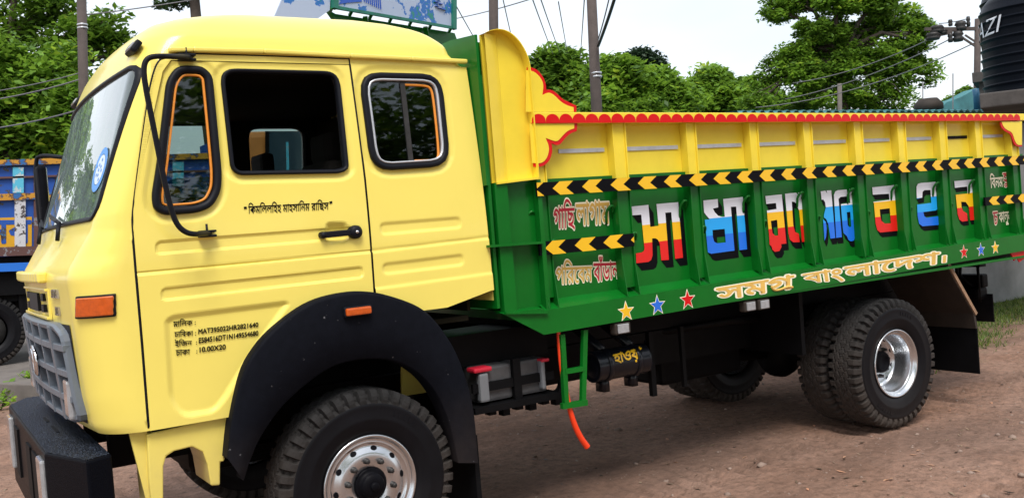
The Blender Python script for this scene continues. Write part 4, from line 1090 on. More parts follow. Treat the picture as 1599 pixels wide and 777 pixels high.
ps = MB(); ps.tube([(-3.9, 1.22, .75), (-1.9, 1.22, .68), (-.2, 1.22, .56)], .055, 14); ps.box((-4.6, 1.22, .85), (1.5, .7, .55), bev=.05); part(ps, 'drivetrain', M['under'])
fk = MB(); fk.box((-1.15, 1.25, .72), (.9, .5, .45), bev=.04); fk.tube([(-2.1, .9, .95), (-1.2, .6, 1.0), (-.6, .7, .95)], .03); fk.box((-.80, .6, .95), (.04, .75, .5)); fk.bar((-2.25, .35, 1.06), (-2.25, .35, .60), .04); fk.bar((-1.95, .35, 1.06), (-1.95, .35, .62), .03)
part(fk, 'side_tank', M['under'])
# battery box with straps and filters
M['battery'] = mat('battery_case', (.075, .075, .08), .5, var=.35, vscale=14)
B7 = lambda pts: [(720 + a / 3.884, 510 + b / 3.884) for a, b in pts]
p0 = S(*B7([(95, 470)])[0], .22); p1 = S(*B7([(520, 180)])[0], .22)
bx = MB(); xm = (p0[0] + p1[0]) / 2; wdx = (p1[0] - p0[0]); zc = (p0[2] + p1[2]) / 2; hz = p1[2] - p0[2]
bx.box((xm - wdx * .24, .40, zc), (wdx * .47, .36, hz), bev=.02); bx.box((xm + wdx * .24, .40, zc), (wdx * .47, .36, hz), bev=.02)
bat = part(bx, 'battery', M['battery'])
bs = MB(); bs.bar((p0[0] - .02, .205, zc - .01), (p1[0] + .02, .205, zc - .01), .03, .06, up=(0, 1, 0)) if 0 else bs.box((xm, .21, zc - .01), (wdx + .06, .025, .055)); bs.box((xm + .02, .205, zc), (.055, .03, hz + .05)); bs.box((xm, .38, p0[2] - .03), (wdx + .1, .45, .04)); bs.box((xm, .55, p1[2] + .1), (wdx + .2, .4, .2))
for i in range(6): bs.box((p0[0] + .1 + i * .1, .23, p0[2] - .055 - .02 * (i % 2)), (.05, .06, .05))
bs.tube(chaikin(np.array([S(u, v, .25) for u, v in B7([(450, 430), (540, 430), (600, 400), (605, 330)])]), 2, False), .014, 8); bs.tube(chaikin(np.array([S(u, v, .27) for u, v in B7([(440, 400), (540, 405), (590, 380), (600, 320)])]), 2, False), .012, 8)
part(bs, 'battery_strap', M['under'], bat)
for (ua, ub, va, vb) in ((102, 172, 285, 450), (475, 512, 205, 375)):
    a = S(*B7([(ua, va)])[0], .19); b = S(*B7([(ub, vb)])[0], .19)
    m = MB(); m.box(((a[0] + b[0]) / 2, .20, (a[2] + b[2]) / 2), (b[0] - a[0], .05, a[2] - b[2]), bev=.015); part(m, 'bottle', M['bottle'], bat)
a = S(*B7([(120, 258)])[0], .2); m = MB(); m.box((a[0], .22, a[2]), (.13, .10, .03), bev=.012); part(m, 'red_cap', M['crimson'], bat); b = S(*B7([(496, 200)])[0], .2); m = MB(); m.box((b[0], .22, b[2]), (.06, .1, .02), bev=.006); part(m, 'red_cap', M['crimson'], bat)
# air tank
e0 = S(936, 577, .19); e1 = S(1016, 558, .19); zc = (e0[2] + e1[2]) / 2; yt = .28; rt = .105
at = MB(); at.smooth = True
at.lathe([(.001, e0[0] + .01), (.07, e0[0] + .006), (.085, e0[0] + .012), (.094, e0[0]), (rt, e0[0]), (rt + .001, e0[0] + .01), (rt, e0[0] + .02), (rt, e1[0] - .02), (rt + .001, e1[0] - .01), (rt, e1[0]), (.094, e1[0]), (.085, e1[0] - .012), (.07, e1[0] - .006), (.001, e1[0] - .01)], (0, yt, zc), 'X', 40)
for x in (e0[0] + .10, e1[0] - .10): at.lathe([(rt + .002, x - .018), (rt + .008, x - .016), (rt + .008, x + .016), (rt + .002, x + .018)], (0, yt, zc), 'X', 40); at.box((x, yt + .02, zc - .13), (.05, .09, .1)); at.bar((x, yt, zc + .1), (x, yt + .3, zc + .25), .05)
at.tube([(e1[0] + .02, yt, zc - .02), (e1[0] + .06, yt, zc - .09), (e1[0] + .12, yt + .05, zc - .05), (e1[0] + .12, yt + .1, zc + .1)], .012, 8)
M['tank'] = mat('air_tank_black', (.005, .006, .010), .35, coat=.25, spec=.2)
tank = part(at, 'air_tank', M['tank'])
def on_tank(u, v, h):
    d = ray(u, v); o = CAM; a = d[1] ** 2 + d[2] ** 2; oy, oz = o[1] - yt, o[2] - zc; b = oy * d[1] + oz * d[2]; c = oy * oy + oz * oz - (rt + h) ** 2
    t = (-b - math.sqrt(max(b * b - a * c, 0))) / a; return o + d * t
text_on('হাওয়া', B7([(920, 165), (1092, 120), (1096, 205), (940, 232)]), on_tank, M['chev_y'], tank, h=.003, weight=.03)
# green step ladder
ld = MB(); y = .03
ql = [S(u, v, y) for u, v in ((879, 522), (886, 636), (915, 515), (912, 632))]
def lbar(a, b, w_): ld.bar((a[0], y, a[2]), (b[0], y, b[2]), w_, .04, up=(0, 1, 0)) if 0 else ld.prism(*_lb(a, b, w_))
def _lb(a, b, w_):
    d = np.array([b[0] - a[0], b[2] - a[2]]); n = np.array([-d[1], d[0]]) / np.linalg.norm(d) * w_ / 2
    return [(a[0] + n[0], y, a[2] + n[1]), (b[0] + n[0], y, b[2] + n[1]), (b[0] - n[0], y, b[2] - n[1]), (a[0] - n[0], y, a[2] - n[1])], (0, .03, 0)
lbar(ql[0], ql[1], .034); y = .031; lbar(ql[2], ql[3], .034); y = .027
lbar(S(884, 580, y), S(913, 575, y), .03); lbar(S(879, 634, y), S(918, 628, y), .036)
part(ld, 'step_ladder', M['green'])
# rear mud guards
for sgn in (0, 1):
    f = (lambda y: y) if not sgn else (lambda y: 2 * YC - y)
    a = S(1480, 413, .05); b = S(1523, 490, .05); c = S(1527, 512, .05); d = S(1527, 584, .05)
    m = MB(); m.prism([(a[0], f(.05), a[2]), (b[0], f(.05), b[2]), (c[0], f(.05), c[2]), (c[0] - .03, f(.05), c[2]), (b[0] - .03, f(.05), b[2] + .005), (a[0] - .03, f(.05), a[2])], (0, f(.72) - f(.05), 0))
    gd = part(m, 'mud_guard', M['plywood'])
    m = MB(); m.box((c[0] - .012, f(.385), (c[2] + d[2]) / 2), (.012, .67, c[2] - d[2])); part(m, 'mud_flap', M['under'], gd)
    m = MB(); m.bar((a[0] + .005, f(.044), a[2]), (b[0] + .005, f(.044), b[2]), .012, .03); part(m, 'guard_edge', mat('timber_edge', (.33, .20, .12), .7, var=.3, vscale=20) if not sgn else bpy.data.materials['timber_edge'], gd)
for sgn in (0, 1):
    f = (lambda y: y + .33) if not sgn else (lambda y: 2 * YC - y - .33)
    tl = MB(); tl.box((2.06, f(.27), 1.0), (.10, .30, .13), bev=.02); tl.box((2.03, f(.24), .88), (.16, .22, .12), bev=.03); tl.bar((2.05, f(.40), 1.22), (2.05, f(.40), .62), .03); tl.tube([(1.98, f(.14), 1.2), (1.98, f(.14), .8)], .014, 8); tl.tube([(1.95, f(.3), 1.18), (2.0, f(.34), 1.05), (2.0, f(.22), .95)], .016, 8); tl.box((2.0, f(.35), 1.17), (.10, .5, .06))
    tb = part(tl, 'tail_lamp_bracket', M['under'])
    m = MB(); m.box((2.09, f(.255), .735), (.012, .36, .27)); part(m, 'mud_flap', M['plastic'], tb)
    m = MB(); m.box((2.115, f(.27), 1.0), (.02, .24, .09), bev=.01); part(m, 'tail_lamp', M['red'], tb)
# orange hose hanging from the chassis
hz_ = MB(); y = .06
hp = chaikin(np.array([S(u, v, y) for u, v in ((872, 518), (874, 550), (878, 585), (884, 610), (889, 636), (896, 660), (906, 682), (917, 697))]), 3, False)
hz_.tube([Vector(p) for p in hp], list(np.linspace(.012, .021, len(hp))), 12)
tag(hz_.build('hose', M['hose'], None, world=tuple(hp[-1])), 'bright orange red hose hanging down behind the green step ladder', 'hose')
# ============================================================ ground
def vnoise(x, y, seed=0):
    def h(i, j):
        n = (i * 374761393 + j * 668265263 + seed * 974711) & 0x7fffffff
        n = ((n ^ (n >> 13)) * 1274126177) & 0x7fffffff
        return ((n ^ (n >> 16)) & 0xffff) / 65535.0
    xi = np.floor(x).astype(np.int64); yi = np.floor(y).astype(np.int64); fx = x - xi; fy = y - yi
    fx = fx * fx * (3 - 2 * fx); fy = fy * fy * (3 - 2 * fy)
    return (h(xi, yi) * (1 - fx) + h(xi + 1, yi) * fx) * (1 - fy) + (h(xi, yi + 1) * (1 - fx) + h(xi + 1, yi + 1) * fx) * fy
def fbm(x, y, s, o=4, seed=0):
    r = 0; a = 1.0; t = 0
    for k in range(o): r = r + a * vnoise(x * s + 17 * k, y * s - 9 * k, seed + k); t += a; a *= .5; s *= 2.1
    return r / t
def ground_z(x, y):
    near = np.clip(1.2 - np.hypot(x + 1, y - 2) / 40, 0, 1)
    z = .035 * (fbm(x, y, .8, 2, 3) - .5)
    c = fbm(x, y, 9.0, 3, 5); z = z + .030 * np.maximum(c - .56, 0) - .012 * np.maximum(.42 - c, 0)
    # shallow wheel ruts where trucks come and go along the lane
    for yy in (-1.3, .35, 3.6): z = z - .035 * np.exp(-((y - yy - .25 * np.sin(x * .35)) / .22) ** 2) * (.6 + .5 * np.sin(x * 40))
    # clods of earth
    c2 = fbm(x, y, 26.0, 2, 9); z = z + .022 * np.maximum(c2 - .64, 0) * 2
    return z * near - .012
def axis(lo, hi, d, far):
    a = list(np.arange(lo, hi + 1e-6, d)); s = d
    while a[-1] < far: s *= 1.22; a.append(a[-1] + s)
    s = d
    while a[0] > -far: s *= 1.22; a.insert(0, a[0] - s)
    return np.array(a)
gx = axis(-7.5, 6.0, .036, 900); gy = axis(-3.2, 9.5, .036, 900)
GXm, GYm = np.meshgrid(gx, gy, indexing='ij'); GZ = ground_z(GXm, GYm)
me = bpy.data.meshes.new('ground'); nx, ny = len(gx), len(gy)
co = np.stack([GXm, GYm, GZ], 2).reshape(-1, 3)
I = np.arange(nx * ny).reshape(nx, ny)
quads = np.stack([I[:-1, :-1], I[1:, :-1], I[1:, 1:], I[:-1, 1:]], -1).reshape(-1, 4)
def fast_mesh(me, co, faces):
    k = faces.shape[1]
    me.vertices.add(len(co)); me.vertices.foreach_set('co', co.astype(np.float32).ravel())
    me.loops.add(faces.size); me.loops.foreach_set('vertex_index', faces.astype(np.int32).ravel())
    me.polygons.add(len(faces)); me.polygons.foreach_set('loop_start', np.arange(0, faces.size, k, dtype=np.int32))
    me.update(calc_edges=True); me.validate()
fast_mesh(me, co, quads); me.polygons.foreach_set('use_smooth', [True] * len(me.polygons))
ground = bpy.data.objects.new('ground', me); link(ground); tag(ground, kind='structure')
# dirt: pinkish brown earth, redder and paler patches, thin grass creeping in behind the lane
m = bpy.data.materials.new('dirt'); m.use_nodes = True; t = m.node_tree; N = t.nodes; L = t.links; b = N['Principled BSDF']; b.inputs['Roughness'].default_value = .92; b.inputs['Specular IOR Level'].default_value = .2
tcn = N.new('ShaderNodeTexCoord')
def nse(scale, detail=8, rough=.6, stretch=None):
    n = N.new('ShaderNodeTexNoise'); n.inputs['Scale'].default_value = scale; n.inputs['Detail'].default_value = detail; n.inputs['Roughness'].default_value = rough
    if stretch:
        mp_ = N.new('ShaderNodeMapping'); mp_.inputs['Scale'].default_value = stretch; mp_.inputs['Rotation'].default_value = (0, 0, R(12)); L.new(tcn.outputs['Object'], mp_.inputs[0]); L.new(mp_.outputs[0], n.inputs['Vector'])
    else: L.new(tcn.outputs['Object'], n.inputs['Vector'])
    return n
def ramp(src, stops):
    r = N.new('ShaderNodeValToRGB'); e = r.color_ramp.elements; e[0].position, e[0].color = stops[0][0], (*stops[0][1], 1); e[1].position, e[1].color = stops[-1][0], (*stops[-1][1], 1)
    for p, c in stops[1:-1]: q = e.new(p); q.color = (*c, 1)
    L.new(src, r.inputs[0]); return r.outputs[0]
def mixc(f, a, bb, mode='MIX'):
    x = N.new('ShaderNodeMix'); x.data_type = 'RGBA'; x.blend_type = mode
    if hasattr(f, 'links'): L.new(f, x.inputs[0])
    else: x.inputs[0].default_value = f
    for s_, i in ((a, 6), (bb, 7)):
        if hasattr(s_, 'links'): L.new(s_, x.inputs[i])
        else: x.inputs[i].default_value = (*s_, 1)
    return x.outputs[2]
base = ramp(nse(.55, 4).outputs[0], [(.35, (.255, .152, .108)), (.65, (.33, .218, .170))])
fine = ramp(nse(14, 10, .75).outputs[0], [(.28, (.36, .33, .31)), (.48, (.92, .90, .88)), (.72, (1.38, 1.30, 1.25))])
c1_ = mixc(1.0, base, fine, 'MULTIPLY')
damp = ramp(nse(1.1, 6, .6, (.35, 1.0, 1)).outputs[0], [(.45, (0, 0, 0)), (.62, (.55, .55, .55))])
c2_ = mixc(damp, c1_, (.105, .064, .048))
spk = ramp(nse(55, 3, .5).outputs[0], [(.66, (0, 0, 0)), (.74, (.8, .8, .8))])
c3_ = mixc(spk, c2_, (.32, .25, .21))
# grass cover mask by place: beyond the lane on the right-hand side, and a strip by the apron
sp_ = N.new('ShaderNodeSeparateXYZ'); L.new(tcn.outputs['Object'], sp_.inputs[0])
def math_(op, a, b_, cl=False):
    x = N.new('ShaderNodeMath'); x.operation = op; x.use_clamp = cl
    for s_, i in ((a, 0), (b_, 1)):
        if hasattr(s_, 'links'): L.new(s_, x.inputs[i])
        else: x.inputs[i].default_value = s_
    return x.outputs[0]
dist = math_('SUBTRACT', sp_.outputs[1], math_('ADD', math_('MULTIPLY', sp_.outputs[0], .34), 0.25))   # y - (0.34 x + .75)
dn = math_('ADD', dist, math_('MULTIPLY', math_('SUBTRACT', nse(1.3, 6, .65).outputs[0], .5), 1.8))
gm = math_('MULTIPLY', math_('MULTIPLY', dn, .9, True), math_('MULTIPLY', math_('SUBTRACT', sp_.outputs[0], 2.3), .8, True))
c4_ = mixc(gm, c3_, ramp(nse(20, 5).outputs[0], [(.35, (.035, .07, .016)), (.7, (.10, .15, .04))]))
L.new(c4_, b.inputs['Base Color'])
bp = N.new('ShaderNodeBump'); bp.inputs['Strength'].default_value = .9; bp.inputs['Distance'].default_value = .035; L.new(nse(24, 9, .7).outputs[0], bp.inputs['Height']); L.new(bp.outputs[0], b.inputs['Normal'])
me.materials.append(m)

# loose clods and stones (stuff)
def scatter_stones(n, name):
    vs = []; fs = []
    ico = [(0, 0, 1), (.9, 0, .3), (.28, .85, .35), (-.72, .53, .3), (-.72, -.53, .35), (.28, -.85, .3), (.6, .5, -.5), (-.6, .5, -.5), (0, -.8, -.5)]
    tri = [(0, 1, 2), (0, 2, 3), (0, 3, 4), (0, 4, 5), (0, 5, 1), (1, 6, 2), (2, 7, 3), (3, 7, 4), (4, 8, 5), (5, 8, 1), (2, 6, 7), (4, 7, 8), (1, 8, 6)]
    x = rng.uniform(-7, 7, n); y = rng.uniform(-2.5, 9, n); s = rng.pareto(3.0, n) * .008 + .005; s = np.minimum(s, .045)
    z = ground_z(x, y)
    V = np.zeros((n, 9, 3)); a = rng.uniform(0, 6.28, n)
    for k, (p, q, r_) in enumerate(ico):
        j = rng.uniform(.7, 1.25, n); px, py = p * j, q * j * .8
        V[:, k, 0] = x + s * (px * np.cos(a) - py * np.sin(a)); V[:, k, 1] = y + s * (px * np.sin(a) + py * np.cos(a)); V[:, k, 2] = z + s * r_ * .6
    F = (np.arange(n)[:, None, None] * 9 + np.array(tri)[None]).reshape(-1, 3)
    me = bpy.data.meshes.new(name); fast_mesh(me, V.reshape(-1, 3), F); o = bpy.data.objects.new(name, me); link(o)
    me.materials.append(mat('stone', (.36, .27, .22), .9, c2=(.15, .10, .08), vscale=3)); tag(o, 'small clods and stones lying on the dirt', 'gravel', kind='stuff')
scatter_stones(5200, 'gravel')

def scatter_litter(n, name):                # dry leaves, straw and twig bits
    x = rng.uniform(-7, 7, n); y = rng.uniform(-2.5, 9, n); a = rng.uniform(0, 6.28, n); l = rng.uniform(.008, .045, n); w_ = rng.uniform(.002, .014, n); z = ground_z(x, y) + .006; t = rng.normal(size=(n, 2)) * .006
    ca, sa = np.cos(a), np.sin(a)
    V = np.stack([np.stack([x + ca * l, y + sa * l, z + t[:, 0]], 1), np.stack([x - sa * w_, y + ca * w_, z + .003], 1), np.stack([x - ca * l, y - sa * l, z + t[:, 1]], 1), np.stack([x + sa * w_, y - ca * w_, z + .002], 1)], 1)
    me = bpy.data.meshes.new(name); fast_mesh(me, V.reshape(-1, 3), np.arange(4 * n).reshape(-1, 4)); at = me.attributes.new('tone', 'FLOAT', 'FACE'); at.data.foreach_set('value', rng.uniform(0, 1, n).astype(np.float32))
    me.materials.append(leafmat('dry_litter', (.035, .022, .015), (.34, .25, .17), .1)); o = bpy.data.objects.new(name, me); link(o); tag(o, 'dry leaves, straw and twig bits lying on the dirt', 'litter', kind='stuff')

# ---------------------------------------------------------------- leaves, grass
def leafmat(name, c0, c1, trans=.35):
    m = bpy.data.materials.new(name); m.use_nodes = True; t = m.node_tree; N = t.nodes; L = t.links; N.clear()
    o = N.new('ShaderNodeOutputMaterial'); at = N.new('ShaderNodeAttribute'); at.attribute_name = 'tone'
    r = N.new('ShaderNodeValToRGB'); e = r.color_ramp.elements; e[0].color = (*c0, 1); e[1].color = (*c1, 1); e[0].position = .1; e[1].position = .85; q_ = e.new(.99); q_.color = (min(c1[0] * 1.7, 1), c1[1] * 1.15, c1[2], 1)
    L.new(at.outputs['Fac'], r.inputs[0])
    d = N.new('ShaderNodeBsdfPrincipled'); d.inputs['Roughness'].default_value = .45; d.inputs['Specular IOR Level'].default_value = .35; L.new(r.outputs[0], d.inputs['Base Color'])
    tr = N.new('ShaderNodeBsdfTranslucent'); hs = N.new('ShaderNodeHueSaturation'); hs.inputs['Value'].default_value = 1.5; hs.inputs['Hue'].default_value = .485; L.new(r.outputs[0], hs.inputs['Color']); L.new(hs.outputs[0], tr.inputs[0])
    mx = N.new('ShaderNodeMixShader'); mx.inputs[0].default_value = trans; L.new(d.outputs[0], mx.inputs[1]); L.new(tr.outputs[0], mx.inputs[2]); L.new(mx.outputs[0], o.inputs[0]); return m
scatter_litter(2600, 'leaf_litter')
def leaf_object(name, P, size, tone, mt, parent, world, upbias=.8, asp=.5, droop=0.0):
    n = len(P); nr = rng.normal(size=(n, 3)); nr /= np.linalg.norm(nr, axis=1)[:, None]; nr[:, 2] = np.abs(nr[:, 2]) + upbias; nr /= np.linalg.norm(nr, axis=1)[:, None]
    a = rng.normal(size=(n, 3)); a -= nr * np.sum(a * nr, 1)[:, None]; a /= np.linalg.norm(a, axis=1)[:, None]; b_ = np.cross(nr, a)
    s = (size * rng.uniform(.6, 1.3, n))[:, None]
    V = np.stack([P - a * s, P + b_ * s * asp - a * s * .1, P + a * s - nr * s * .25, P - b_ * s * asp - a * s * .1], 1) - np.array(world)
    me = bpy.data.meshes.new(name); fast_mesh(me, V.reshape(-1, 3), np.arange(4 * n).reshape(-1, 4))
    at = me.attributes.new('tone', 'FLOAT', 'FACE'); at.data.foreach_set('value', np.clip(tone, 0, 1).astype(np.float32))
    me.materials.append(mt); o = bpy.data.objects.new(name, me); link(o, parent, world); return o
M['bark'] = mat('bark', (.085, .065, .05), .9, var=.5, vscale=6, bump=.5, bscale=12)
def tree(name, label, depth, base_u, blobs, nclus, nleaf, lsize, lm, trunk_r=.22, crad=.5, group='trees beyond the yard', base=None, fork=.45, limb_seed=0, zthick=1.0):
    sc_ = FOC / depth
    B = []
    for (u, v, ru, rv) in blobs:
        dd = depth + rng.uniform(-.5, .5) * ru / sc_ * 1.0
        B.append((D(u, v, dd), ru / sc_, rv / sc_, .8 * zthick * (ru + rv) / 2 / sc_))
    if base is None:
        p = D(base_u, 300, depth); base = np.array([p[0], p[1], 0.0])
    rt = thing(name, tuple(base), label, 'tree', group)
    right = AX[:, 0]; fw = AX[:, 2].copy(); fw[2] = 0; fw /= np.linalg.norm(fw); right = np.array([fw[1], -fw[0], 0])
    vol = np.array([b[1] * b[2] for b in B]); pr = vol / vol.sum()
    C = []; 
    for k, b in enumerate(B):
        m_ = max(3, int(nclus * pr[k])); q = rng.normal(size=(m_, 3)); q /= np.linalg.norm(q, axis=1)[:, None]; q *= (rng.uniform(.25, 1, m_) ** .5)[:, None]
        c = b[0] + right * (q[:, :1] * b[1]) + fw * (q[:, 1:2] * b[3]) + np.array([0, 0, 1.0]) * (q[:, 2:] * b[2]); C.append((k, c))
    ctr = np.average([b[0] for b in B], axis=0, weights=pr); zlow = min(b[0][2] - b[2] * .5 for b in B)
    top = np.array([base[0] * .5 + ctr[0] * .5, base[1] * .5 + ctr[1] * .5, max(zlow * fork + ctr[2] * (1 - fork), 1.2)])
    tm = MB(); n_ = 7
    tm.tube([base + (top - base) * s + np.array([.06 * math.sin(5 * s + 1), .06 * math.cos(4 * s), 0]) * (0 if s == 0 else 1) for s in np.linspace(0, 1, n_)], list(np.linspace(trunk_r * 1.25, trunk_r * .75, n_)), 10)
    st = tm.v[-10:]
    for k, c in C:
        bc = B[k][0]; mid = (top + bc) / 2 + np.array([rng.uniform(-.2, .2), rng.uniform(-.2, .2), .1 * np.linalg.norm(bc - top)])
        path = [top - (top - base) * .04, top * .55 + mid * .45, mid, mid * .4 + bc * .6, bc]
        path = chaikin(np.array(path), 1, False); path += rng.normal(size=path.shape) * .03
        tm.tube(path, list(np.linspace(trunk_r * .5, trunk_r * .14, len(path))), 7)
        for cc in c[::2]:
            s0 = path[rng.integers(len(path) // 2, len(path))]
            mm = (s0 + cc) / 2 + rng.normal(size=3) * .08 * np.linalg.norm(cc - s0)
            tm.tube([s0, mm, cc], [trunk_r * .13, trunk_r * .09, trunk_r * .03], 5)
    tm.build('trunk', M['bark'], rt, world=tuple(base), normals=False)
    allc = np.concatenate([c for _, c in C]); m_ = len(allc)
    cr_ = crad * rng.uniform(.6, 1.3, m_); ct = rng.uniform(0, 1, m_)
    idx = np.repeat(np.arange(m_), nleaf)
    q = rng.normal(size=(len(idx), 3)); q /= np.linalg.norm(q, axis=1)[:, None]; q *= (rng.uniform(0, 1, len(idx)) ** .45)[:, None]
    P = allc[idx] + q * cr_[idx][:, None] * np.array([1, 1, .55]); P[:, 2] -= .25 * np.sum(q[:, :2] ** 2, 1) * cr_[idx]
    leaf_object('crown', P, lsize, .55 * ct[idx] + .45 * rng.uniform(0, 1, len(idx)), lm, rt, tuple(base))
    return rt
LM_mid = leafmat('leaf_mid', (.032, .08, .010), (.145, .29, .03), .43)
LM_bright = leafmat('leaf_bright', (.040, .10, .012), (.20, .38, .04), .45)
LM_big = leafmat('leaf_fresh', (.042, .10, .012), (.18, .35, .036), .45)
LM_dark = leafmat('leaf_dark', (.014, .036, .012), (.045, .095, .026), .25)
LM_pine = leafmat('leaf_bluegreen', (.015, .034, .018), (.035, .07, .032), .2)
tree('leafy_tree', 'dense bright green tree at the left, filling the gap behind the windscreen', 21, 60, [(10, 150, 70, 60), (90, 115, 50, 40), (60, 205, 80, 45), (-70, 150, 70, 80), (130, 175, 50, 50), (-20, 95, 60, 35), (165, 225, 55, 50), (-150, 140, 70, 90), (-240, 130, 70, 90), (110, 255, 90, 30), (0, 265, 90, 35)], 330, 130, .105, LM_bright, .22, .62)
tree('leafy_tree', 'darker tall tree at the left with sky between its boughs, behind the bright one', 27, 30, [(50, 15, 70, 30), (120, 55, 60, 40), (165, 45, 45, 32), (-60, 10, 80, 50), (185, 85, 25, 25), (80, 90, 60, 40), (0, 60, 60, 40), (-160, 0, 80, 60), (-100, 120, 120, 90), (60, 180, 120, 90), (150, 170, 50, 60), (35, -60, 90, 40)], 330, 90, .12, LM_mid, .32, .6)
tree('leafy_tree', 'tree whose single drooping leafy bough hangs into the top edge above the cab', 24, 345, [(262, 0, 26, 11), (265, -45, 50, 30), (325, -40, 40, 24)], 46, 90, .09, LM_dark, .16, .3)
tree('leafy_tree', 'round dark green tree between the yellow wing plate and the tallest pole', 33, 870, [(872, 108, 42, 32), (845, 140, 26, 34), (905, 140, 36, 40), (885, 165, 55, 35), (860, 95, 24, 16)], 150, 105, .14, LM_mid, .2, .55)
tree('leafy_tree', 'broad bright green tree right behind the tallest pole', 31, 985, [(965, 120, 45, 32), (1000, 140, 60, 34), (948, 104, 22, 16), (1035, 150, 40, 30), (985, 170, 85, 30), (1050, 165, 40, 26)], 210, 110, .13, LM_bright, .22, .55)
tree('umbrella_tree', 'small dark flat-topped tree rising behind the bright green row', 52, 994, [(982, 100, 24, 10), (1003, 92, 24, 12), (1018, 101, 20, 9), (994, 88, 16, 8)], 70, 80, .16, LM_pine, .3, .55)
tree('leafy_tree', 'loose green tree between the flat-topped tree and the big spreading tree', 34, 1115, [(1105, 122, 24, 22), (1120, 150, 40, 25), (1085, 165, 45, 20), (1150, 160, 40, 22), (1095, 140, 25, 20), (1140, 135, 18, 16)], 170, 100, .13, LM_bright, .18, .5)
tree('spreading_tree', 'big spreading tree with open boughs above the tail of the truck body', 27, 1318, [(1212, 12, 32, 26), (1250, -8, 45, 26), (1310, -5, 55, 28), (1370, -2, 48, 28), (1402, 32, 46, 26), (1437, 55, 24, 20), (1352, 42, 50, 18), (1275, 50, 46, 20), (1217, 100, 34, 22), (1190, 125, 20, 16), (1258, 118, 46, 26), (1332, 112, 52, 30), (1395, 112, 44, 28), (1434, 100, 22, 18), (1290, 155, 80, 22), (1385, 155, 46, 20), (1180, 158, 26, 14), (1450, 122, 12, 8), (1240, 75, 26, 14), (1310, 62, 50, 34), (1355, 84, 55, 26), (1262, 88, 40, 24), (1400, 75, 40, 22)], 620, 100, .072, LM_big, .18, .36, fork=.1)
tree('leafy_tree', 'small bush-like tree peeping over the teal shed roof beside the water tank', 30, 1512, [(1512, 146, 15, 9), (1540, 150, 14, 8), (1490, 158, 14, 6)], 40, 70, .07, LM_mid, .1, .22)
tree('leafy_tree', 'low green tree just left of the spreading tree, behind the truck body', 36, 1190, [(1185, 150, 35, 26), (1230, 165, 40, 18), (1168, 165, 26, 16)], 80, 90, .14, LM_bright, .15, .5)

# tall trees off to the left and behind the photographer: they show mirrored in the windscreen and side windows
for lb, u, dd, bl in (('tall tree standing beyond the left edge, mirrored in the windscreen', -640, 24, [(-560, 150, 110, 90), (-700, 170, 130, 90), (-820, 190, 120, 90), (-620, 260, 200, 90), (-460, 170, 80, 90)]),):
    tree('leafy_tree', lb, dd, u, bl, 240, 70, .17, LM_mid, .25, .7)
def back_tree(lb, x, y, h, r):
    base = np.array([x, y, 0.0]); rt = thing('leafy_tree', tuple(base), lb, 'tree', 'trees behind the photographer')
    m = MB(); m.tube([base, base + [.1, .1, h * .5], base + [0, .2, h * .8]], [.25, .18, .08], 8); m.build('trunk', M['bark'], rt, world=tuple(base))
    n = 6500; q = rng.normal(size=(n, 3)); q /= np.linalg.norm(q, axis=1)[:, None]; k = rng.integers(0, 26, n); c = rng.normal(size=(26, 3)); c /= np.linalg.norm(c, axis=1)[:, None]; c *= rng.uniform(.3, .85, 26)[:, None]
    P = base + np.array([0, 0, h * .62]) + (c[k] + q * .32) * np.array([r, r, h * .36])
    leaf_object('crown', P, .22, rng.uniform(0, 1, n), LM_mid, rt, tuple(base))
for i_, (x, y, h, r) in enumerate(((-17, -15, 12, 4.0), (-11, -19, 13, 4.4), (-4, -18, 13, 4.4), (2.5, -19, 12.5, 4.4), (7, -17, 11, 4.0), (13, -15, 10, 4.0))):
    back_tree('tree across the lane behind the photographer, seen only mirrored in glass', x, y, h, r)

# grass at the right, weeds by the apron
def grass(n, name):
    x = rng.uniform(2.2, 14, n); y = rng.uniform(-.5, 9, n)
    d = y - (.34 * x + .25) + (fbm(x, y, 1.3, 4, 21) - .5) * 1.8
    k = (d > .25 + rng.uniform(-.3, .9, n)) & (y < .18 * x + 3.6) ; x, y = x[k], y[k]; n = len(x)
    h = rng.uniform(.03, .09, n) * (1 + 1.1 * np.clip((y - (.3 * x + 1.6)) / 1.5, 0, 1.3)); a = rng.uniform(0, 6.28, n); w_ = rng.uniform(.004, .008, n); z = ground_z(x, y)
    lean = rng.normal(size=(n, 2)) * .5
    V = np.stack([np.stack([x - w_ * np.cos(a), y - w_ * np.sin(a), z], 1), np.stack([x + w_ * np.cos(a), y + w_ * np.sin(a), z], 1), np.stack([x + lean[:, 0] * h, y + lean[:, 1] * h, z + h], 1)], 1)
    me = bpy.data.meshes.new(name); fast_mesh(me, V.reshape(-1, 3), np.arange(3 * n).reshape(-1, 3))
    at = me.attributes.new('tone', 'FLOAT', 'FACE'); at.data.foreach_set('value', rng.uniform(0, 1, n).astype(np.float32))
    me.materials.append(leafmat('grass_blade', (.04, .085, .014), (.16, .24, .05), .3)); o = bpy.data.objects.new(name, me); link(o); tag(o, 'short patchy grass growing between the dirt lane and the shed wall', 'grass', kind='stuff')
grass(170000, 'grass')
